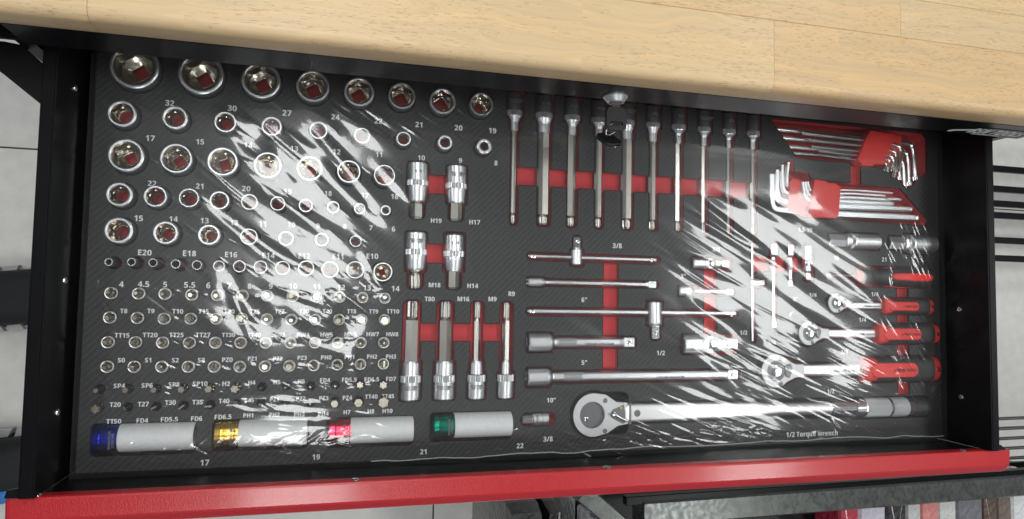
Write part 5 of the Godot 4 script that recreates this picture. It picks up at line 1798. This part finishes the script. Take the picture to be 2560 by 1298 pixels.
func rack_and_shelf() -> void:
	# wire rack beyond the drawer wall: two decks of rods at different heights
	var y := -420.0
	var t := thing("wire_rack", "black wire rack with round bars beyond the drawer wall", "rack", Vector3.ZERO)
	for k in 11:
		var st := mb()
		var z := 235.0 + k * 21.0
		rod(st, PackedVector3Array([Vector3(1120, y, z + 6), Vector3(2100, y, z)]), 3.6, 10)
		put("wire", st, mats["black oxide"], t)
	for x in [1180.0, 1500.0, 1900.0]:
		var st := mb()
		rod(st, PackedVector3Array([Vector3(x, y - 7, 225), Vector3(x, y - 7, 470)]), 4.5, 10)
		put("cross_bar", st, mats["black oxide"], t)
	for x in [1130.0, 2090.0]:
		for z in [232.0, 462.0]:
			var st := mb()
			rod(st, PackedVector3Array([Vector3(x, FLOOR, z), Vector3(x, y + 4, z)]), 9.0, 14)
			put("post", st, mats["black oxide"], t)
	var s2 := thing("low_shelf", "low black shelf of flat slats behind the wire rack, under the nameplate", "shelf", Vector3.ZERO)
	var yy := FLOOR + 120.0
	for z in [-352.0, -300.0, -262.0, -232.0, -168.0, -122.0]:
		var st := mb()
		block(st, Vector3(1120, yy - 8, z - 8), Vector3(2600, yy + 4, z + 8), 1.0)
		put("slat", st, mats["black paint"], s2)
	for x in [1400.0, 2560.0]:
		var st := mb()
		block(st, Vector3(x, FLOOR, -360), Vector3(x + 30, yy - 8, -330), 1.0)
		block(st, Vector3(x, FLOOR, -130), Vector3(x + 30, yy - 8, -110), 1.0)
		put("leg", st, mats["black paint"], s2)
	# the cart in front: worn steel edge round a dark tray
	var c := thing("cart", "worn dark steel cart edge in front of the drawer with packets behind it", "cart", Vector3.ZERO)
	var st := mb()
	hull_beam(st, Vector3(500, -330, 352), Vector3(1500, -330, 344), 24.0, 40.0)
	put("edge_beam", st, mats["worn metal"], c)
	st = mb()
	hull_beam(st, Vector3(470, -318, 330), Vector3(1500, -318, 322), 8.0, 14.0)
	put("black_lip", st, mats["black paint"], c)
	st = mb()
	hull_beam(st, Vector3(400, -345, 318), Vector3(512, -345, 410), 20.0, 30.0)
	put("end_beam", st, mats["worn metal"], c)
	st = mb()
	block(st, Vector3(420, -420, 330), Vector3(1500, -410, 760), 1.0)
	put("deck", st, mats["black paint"], c)
	for x in [440.0, 1470.0]:
		for z in [350.0, 730.0]:
			st = mb()
			block(st, Vector3(x, FLOOR, z), Vector3(x + 26, -420, z + 26), 1.0)
			put("leg", st, mats["worn metal"], c)
	var bowl := thing("round_lid", "shiny black domed lid on the cart behind the worn steel edge", "lid", Vector3(760, -408, 492))
	st = mb()
	lathe(st, Vector3.ZERO, Vector3.UP, [[0, 128], [10, 126], [28, 105], [40, 70], [45, 30], [46, 0]], 48)
	put("dome", st, mats["black rubber"], bowl)
	var tone := [["red", Color(0.45, 0.03, 0.06)], ["lilac-white", Color(0.55, 0.52, 0.6)], ["black", Color(0.02, 0.015, 0.02)], ["pale grey", Color(0.5, 0.5, 0.5)], ["pink", Color(0.6, 0.22, 0.2)], ["silver", Color(0.55, 0.55, 0.53)], ["dark grey", Color(0.16, 0.16, 0.18)], ["brown", Color(0.10, 0.065, 0.045)], ["speckled brown", Color(0.16, 0.12, 0.1)], ["white", Color(0.7, 0.7, 0.7)]]
	var x := 905.0
	for k in tone.size():
		var w: float = [42, 62, 44, 34, 42, 40, 66, 34, 36, 60][k]
		var p := thing("packet", "%s flat packet in clear wrap standing on the cart" % tone[k][0], "packet", Vector3(x, -408, 430), "packets on the cart")
		st = mb()
		packet(st, w - 1.5, 70.0, 200.0, k)
		var m := mat("packet %d" % k, tone[k][1], 0.5)
		m.clearcoat_enabled = true
		m.clearcoat = 0.8
		m.clearcoat_roughness = 0.08
		m.normal_enabled = true
		m.normal_texture = mats["crinkle"] if mats.has("crinkle") else noise_map(0.012, 0, 1, 80, true, 512, 14.0)
		mats["crinkle"] = m.normal_texture
		m.uv1_triplanar = true
		m.uv1_scale = Vector3.ONE * 9.0
		put("wrapper", st, m, p)
		x += w
	# boxes on the floor below the red front
	var bx := [["black wrapped box on the floor under the red front", "box", 300.0, 62.0, Color(0.02, 0.021, 0.023)], ["slim black pole pack beside the wrapped box", "box", 370.0, 26.0, Color(0.012, 0.012, 0.012)], ["crumpled white bag between the slim pack and the cart", "bag", 420.0, 56.0, Color(0.62, 0.63, 0.64)], ["dark red tin beside the crumpled white bag", "tin", 492.0, 36.0, Color(0.2, 0.02, 0.03)]]
	for e in bx:
		var p := thing(e[1], e[0], e[1], Vector3(e[2], FLOOR, 468))
		st = mb()
		packet(st, e[3], 330.0 if e[1] != "bag" else 420.0, 220.0, int(e[2]))
		var m := mat("box %d" % int(e[2]), e[4], 0.4)
		m.clearcoat_enabled = true
		m.clearcoat = 0.7
		m.clearcoat_roughness = 0.1
		m.normal_enabled = true
		m.normal_texture = mats["crinkle"]
		m.uv1_triplanar = true
		m.uv1_scale = Vector3.ONE * 7.0
		put("wrapper", st, m, p)


func hull_beam(st: SurfaceTool, a: Vector3, b: Vector3, hh: float, w: float) -> void:
	var d := (b - a).normalized()
	var side := d.cross(Vector3.UP).normalized() * w * 0.5
	var up := Vector3.UP * hh
	var rings: Array = []
	for e in [a, b]:
		var r := PackedVector3Array()
		for q in [[-1, -1], [-1, 0.85], [-0.85, 1], [0.85, 1], [1, 0.85], [1, -1]]:
			r.append(e + side * float(q[0]) + up * float(q[1]))
		rings.append(r)
	band(st, rings[0], rings[1], true)
	fan(st, rings[0], false)
	fan(st, rings[1], true)


func packet(st: SurfaceTool, w: float, h: float, d: float, sd: int) -> void:
	# a soft-cornered pack with a slightly bulging, uneven top
	var n := noise(0.02, 2, sd)
	var rings: Array = []
	for row in [[0.0, 0.98], [h * 0.5, 1.0], [h * 0.9, 0.97], [h, 0.86]]:
		var r := PackedVector3Array()
		var p := rrect(-w * 0.5 * row[1], -d * 0.5 * row[1], w * 0.5 * row[1], d * 0.5 * row[1], 6.0 * row[1], 3)
		for q in p: r.append(Vector3(q.x + w * 0.5, row[0] + 3.0 * n.get_noise_2d(q.x * 2.0, q.y), q.y + 2.5 * n.get_noise_2d(q.y, row[0])))
		rings.append(r)
	for k in 3: band(st, rings[k + 1], rings[k], false)
	fan(st, rings[3], false)


# ---------------------------------------------------------------- the clear film stretched over the tray
var fx0 := -240.0
var fz0 := -232.0
var fx1 := 786.0
var fz1 := 181.0
var fine := 1.25
var fnx := 0
var fnz := 0
var crease := PackedFloat32Array()


func ridge(cx: float, cz: float, deg: float, half_l: float, half_w: float, a: float) -> void:
	# a long pucker: rises and falls smoothly across, fades to both ends
	var u := Vector2.from_angle(deg_to_rad(deg))
	var bx := absf(u.x) * half_l + absf(u.y) * half_w
	var bz := absf(u.y) * half_l + absf(u.x) * half_w
	for j in range(maxi(0, int((cz - bz - fz0) / fine)), mini(fnz, int((cz + bz - fz0) / fine) + 2)):
		for i in range(maxi(0, int((cx - bx - fx0) / fine)), mini(fnx, int((cx + bx - fx0) / fine) + 2)):
			var dx := fx0 + i * fine - cx
			var dz := fz0 + j * fine - cz
			var p := (dx * u.x + dz * u.y) / half_l
			var q := (dz * u.x - dx * u.y) / half_w
			q += 0.35 * p * p
			if absf(p) >= 1.0 or absf(q) >= 1.0: continue
			var s := 1.0 - p * p
			var t := 1.0 - q * q
			crease[j * fnx + i] += a * s * s * t * t


func tilt(cx: float, cz: float, deg: float, half_l: float, half_w: float, gx: float, gz: float) -> void:
	# a facet of the film that leans: gx, gz are its slopes
	var u := Vector2.from_angle(deg_to_rad(deg))
	var b := maxf(half_l, half_w)
	for j in range(maxi(0, int((cz - b - fz0) / fine)), mini(fnz, int((cz + b - fz0) / fine) + 2)):
		for i in range(maxi(0, int((cx - b - fx0) / fine)), mini(fnx, int((cx + b - fx0) / fine) + 2)):
			var dx := fx0 + i * fine - cx
			var dz := fz0 + j * fine - cz
			var p := (dx * u.x + dz * u.y) / half_l
			var q := (dz * u.x - dx * u.y) / half_w
			var r := p * p + q * q
			if r >= 1.0: continue
			var s := (1.0 - r)
			crease[j * fnx + i] += (gx * dx + gz * dz) * s * s


func build_film() -> void:
	fnx = int((fx1 - fx0) / fine) + 1
	fnz = int((fz1 - fz0) / fine) + 1
	crease.resize(fnx * fnz)
	# 1. a coarse sheet laid over whatever stands proud, pulled taut
	var c := 4.0
	var nx := int((fx1 - fx0) / c) + 2
	var nz := int((fz1 - fz0) / c) + 2
	var low := PackedFloat32Array()
	low.resize(nx * nz)
	low.fill(4.2)
	for t in tops:
		var y: float = t[2]
		var disc_like: bool = t[0] is Vector2
		var b: Rect2 = Rect2(t[0] - Vector2.ONE * t[1], Vector2.ONE * 2.0 * t[1]) if disc_like else box_of(t[0])
		b = b.grow(1.0)
		for j in range(maxi(0, int((b.position.y - fz0) / c)), mini(nz, int((b.end.y - fz0) / c) + 2)):
			for i in range(maxi(0, int((b.position.x - fx0) / c)), mini(nx, int((b.end.x - fx0) / c) + 2)):
				var p := Vector2(fx0 + i * c, fz0 + j * c)
				var hit := false
				if disc_like: hit = p.distance_to(t[0]) < t[1] + 2.2
				else: hit = b.has_point(p) and (Geometry2D.is_point_in_polygon(p, t[0]))
				if hit: low[j * nx + i] = maxf(low[j * nx + i], y)
	var h := low.duplicate()
	for pass_ in 2:   # reach of the sheet: the highest point near by, first along x, then along z
		var src := h.duplicate()
		for j in nz:
			for i in nx:
				var m := 0.0
				for k in range(-7, 8):
					var a: int = (i + k) if pass_ == 0 else (j + k)
					if a < 0 or a >= (nx if pass_ == 0 else nz): continue
					m = maxf(m, src[j * nx + a] if pass_ == 0 else src[a * nx + i])
				h[j * nx + i] = m
	for turn in 110:
		var src := h.duplicate()
		for j in range(1, nz - 1):
			for i in range(1, nx - 1):
				var o := j * nx + i
				h[o] = maxf(low[o], 0.25 * (src[o - 1] + src[o + 1] + src[o - nx] + src[o + nx]))
		for i in nx:
			h[i] = h[nx + i]
			h[(nz - 1) * nx + i] = 0.6 * h[(nz - 2) * nx + i]
		for j in nz:
			h[j * nx] = 0.6 * h[j * nx + 1]
			h[j * nx + nx - 1] = 0.6 * h[j * nx + nx - 2]
	for turn in 10:
		var src := h.duplicate()
		for j in range(1, nz - 1):
			for i in range(1, nx - 1):
				var o := j * nx + i
				h[o] = 0.2 * (src[o] + src[o - 1] + src[o + 1] + src[o - nx] + src[o + nx])
	for o in nx * nz: h[o] += 1.2
	# 2. puckers
	puckers()
	# 3. the sheet
	var pos := PackedVector3Array()
	var nor := PackedVector3Array()
	pos.resize(fnx * fnz)
	nor.resize(fnx * fnz)
	for j in fnz:
		for i in fnx:
			var gx := i * fine / c
			var gz := j * fine / c
			var ci := mini(int(gx), nx - 2)
			var cj := mini(int(gz), nz - 2)
			var tx := gx - ci
			var tz := gz - cj
			var o := cj * nx + ci
			pos[j * fnx + i] = Vector3(fx0 + i * fine, lerpf(lerpf(h[o], h[o + 1], tx), lerpf(h[o + nx], h[o + nx + 1], tx), tz) + crease[j * fnx + i], fz0 + j * fine)
	var slope_x := PackedFloat32Array()
	var slope_z := PackedFloat32Array()
	slope_x.resize(nx * nz)
	slope_z.resize(nx * nz)
	for j in range(1, nz - 1):
		for i in range(1, nx - 1):
			var o := j * nx + i
			slope_x[o] = (h[o + 1] - h[o - 1]) / (2.0 * c)
			slope_z[o] = (h[o + nx] - h[o - nx]) / (2.0 * c)
	for j in fnz:
		for i in fnx:
			var gx := i * fine / c
			var gz := j * fine / c
			var ci := mini(int(gx), nx - 2)
			var cj := mini(int(gz), nz - 2)
			var tx := gx - ci
			var tz := gz - cj
			var o := cj * nx + ci
			var sx := lerpf(lerpf(slope_x[o], slope_x[o + 1], tx), lerpf(slope_x[o + nx], slope_x[o + nx + 1], tx), tz)
			var sz := lerpf(lerpf(slope_z[o], slope_z[o + 1], tx), lerpf(slope_z[o + nx], slope_z[o + nx + 1], tx), tz)
			var q := j * fnx + i
			sx += (crease[q + (1 if i < fnx - 1 else 0)] - crease[q - (1 if i > 0 else 0)]) / (2.0 * fine)
			sz += (crease[q + (fnx if j < fnz - 1 else 0)] - crease[q - (fnx if j > 0 else 0)]) / (2.0 * fine)
			nor[q] = Vector3(-sx, 1.0, -sz).normalized()
	var index := PackedInt32Array()
	index.resize((fnx - 1) * (fnz - 1) * 6)
	var w := 0
	for j in fnz - 1:
		for i in fnx - 1:
			var q := j * fnx + i
			index[w] = q
			index[w + 1] = q + 1
			index[w + 2] = q + fnx + 1
			index[w + 3] = q
			index[w + 4] = q + fnx + 1
			index[w + 5] = q + fnx
			w += 6
	for o in pos.size(): pos[o] *= MM
	var arrays := []
	arrays.resize(Mesh.ARRAY_MAX)
	arrays[Mesh.ARRAY_VERTEX] = pos
	arrays[Mesh.ARRAY_NORMAL] = nor
	arrays[Mesh.ARRAY_INDEX] = index
	var mesh := ArrayMesh.new()
	mesh.add_surface_from_arrays(Mesh.PRIMITIVE_TRIANGLES, arrays)
	var t := thing("shrink_film", "clear wrinkled plastic film stretched over the whole tool tray", "plastic film")
	put_mesh("sheet", mesh, mats["clear film"], t)
	var under := put_mesh("inner_face", mesh, mats["inner film"], t)   # a film reflects from both its faces
	under.position.y = -0.00006
	# its edge, rolled and torn, along the drawer front and the ends
	var st := mb()
	var edge: Array = []
	var n := noise(0.012, 3, 90)
	for i in 180:
		var x := 40.0 + 742.0 * i / 179.0
		edge.append(Vector3(x, 1.5 + 1.2 * n.get_noise_2d(x * 3.0, 4.0), 174.0 + 3.0 * n.get_noise_2d(x, 0.0) - 3.5 * smoothstep(100.0, 600.0, x)))
	rod(st, PackedVector3Array(edge), 0.7, 6)
	var torn := StandardMaterial3D.new()
	torn.resource_name = "gathered film"
	torn.transparency = BaseMaterial3D.TRANSPARENCY_ALPHA
	torn.albedo_color = Color(0.95, 0.96, 0.97, 0.25)
	torn.roughness = 0.3
	put("rolled_edge", st, torn, t)


func soften(times: int) -> void:
	for turn in times:
		var src := crease.duplicate()
		for j in range(1, fnz - 1):
			for i in range(1, fnx - 1):
				var o := j * fnx + i
				crease[o] = 0.28 * src[o] + 0.18 * (src[o - 1] + src[o + 1] + src[o - fnx] + src[o + fnx])


func puckers() -> void:
	var r := RandomNumberGenerator.new()
	r.seed = 77
	# long puckers, in fields: centre x, z, spread x, z, heading, wander, count, half length from-to, half width from-to, height from-to
	for p in PUCKERS: ridge(p[0], p[1], p[2], p[3], p[4], p[5])
	for p in FACETS: tilt(p[0], p[1], p[2], p[3], p[4], p[5], p[6])
	var fields := [
		[-50, -110, 150, 90, 38, 5, 8, 40, 100, 3, 5, 0.12, 0.3], [-60, -90, 130, 90, 38, 6, 9, 50, 110, 8, 14, 0.4, 0.9],
		[-90, 20, 130, 60, 34, 8, 9, 20, 60, 2.6, 5, 0.1, 0.34],
		[480, -30, 150, 110, 27, 5, 14, 40, 120, 3, 6, 0.14, 0.4], [480, -40, 150, 110, 27, 5, 16, 60, 130, 8, 15, 0.5, 1.1],
		[575, 85, 170, 70, 24, 6, 70, 30, 110, 1.8, 4, 0.12, 0.36],
		[430, 125, 220, 36, 20, 6, 60, 25, 90, 1.8, 4, 0.12, 0.38],
		[735, -65, 40, 34, 66, 8, 50, 10, 28, 1.6, 2.6, 0.2, 0.6],
		[728, 60, 50, 60, 52, 10, 50, 10, 32, 1.6, 2.8, 0.15, 0.5],
		[-60, 118, 160, 30, 15, 14, 20, 10, 30, 2, 5, 0.15, 0.4],
		[-130, 160, 110, 16, -28, 25, 80, 6, 22, 1.4, 2.6, 0.2, 0.55],
		[300, 163, 480, 12, 12, 20, 170, 7, 26, 1.4, 3.0, 0.2, 0.6],
		[-222, -40, 14, 150, 62, 14, 60, 8, 24, 1.4, 2.6, 0.15, 0.45],
		[60, -200, 160, 22, 34, 7, 26, 10, 34, 1.8, 3.2, 0.1, 0.28],
		[30, 142, 200, 12, -20, 25, 40, 6, 18, 1.4, 2.6, 0.1, 0.3]]
	soften(6)
	for f in fields:
		for k in f[6]:
			var x: float = f[0] + f[2] * clampf(r.randfn() * 0.55, -1.1, 1.1)
			var z: float = f[1] + f[3] * clampf(r.randfn() * 0.55, -1.1, 1.1)
			ridge(x, z, f[4] + r.randfn() * f[5] * 0.6, r.randf_range(f[7], f[8]), r.randf_range(f[9], f[10]), r.randf_range(f[11], f[12]) * (1.0 if r.randf() < 0.6 else -1.0))
	# short bundles where the film is caught on the bits
	for rows in [BIT_SOCKETS, LOOSE_BITS]:
		for row in rows:
			for e in row:
				var heading := 12.0 + r.randfn() * 8.0
				for k in r.randi_range(2, 6):
					ridge(e[1] - 11.0 + r.randfn() * 2.5, e[2] - 3.0 + r.randfn() * 3.0, heading + r.randfn() * 5.0, r.randf_range(4, 9), r.randf_range(1.3, 2.0), r.randf_range(0.18, 0.4) * (1.0 if r.randf() < 0.6 else -1.0))
	for row in SOCKETS:
		for e in row[2]:
			for k in 2:
				ridge(e[1] + e[3] * 0.8 + r.randfn() * 3.0, e[2] + r.randfn() * 6.0, 32.0 + r.randfn() * 6.0, r.randf_range(7, 16), r.randf_range(1.6, 2.6), r.randf_range(0.1, 0.22))
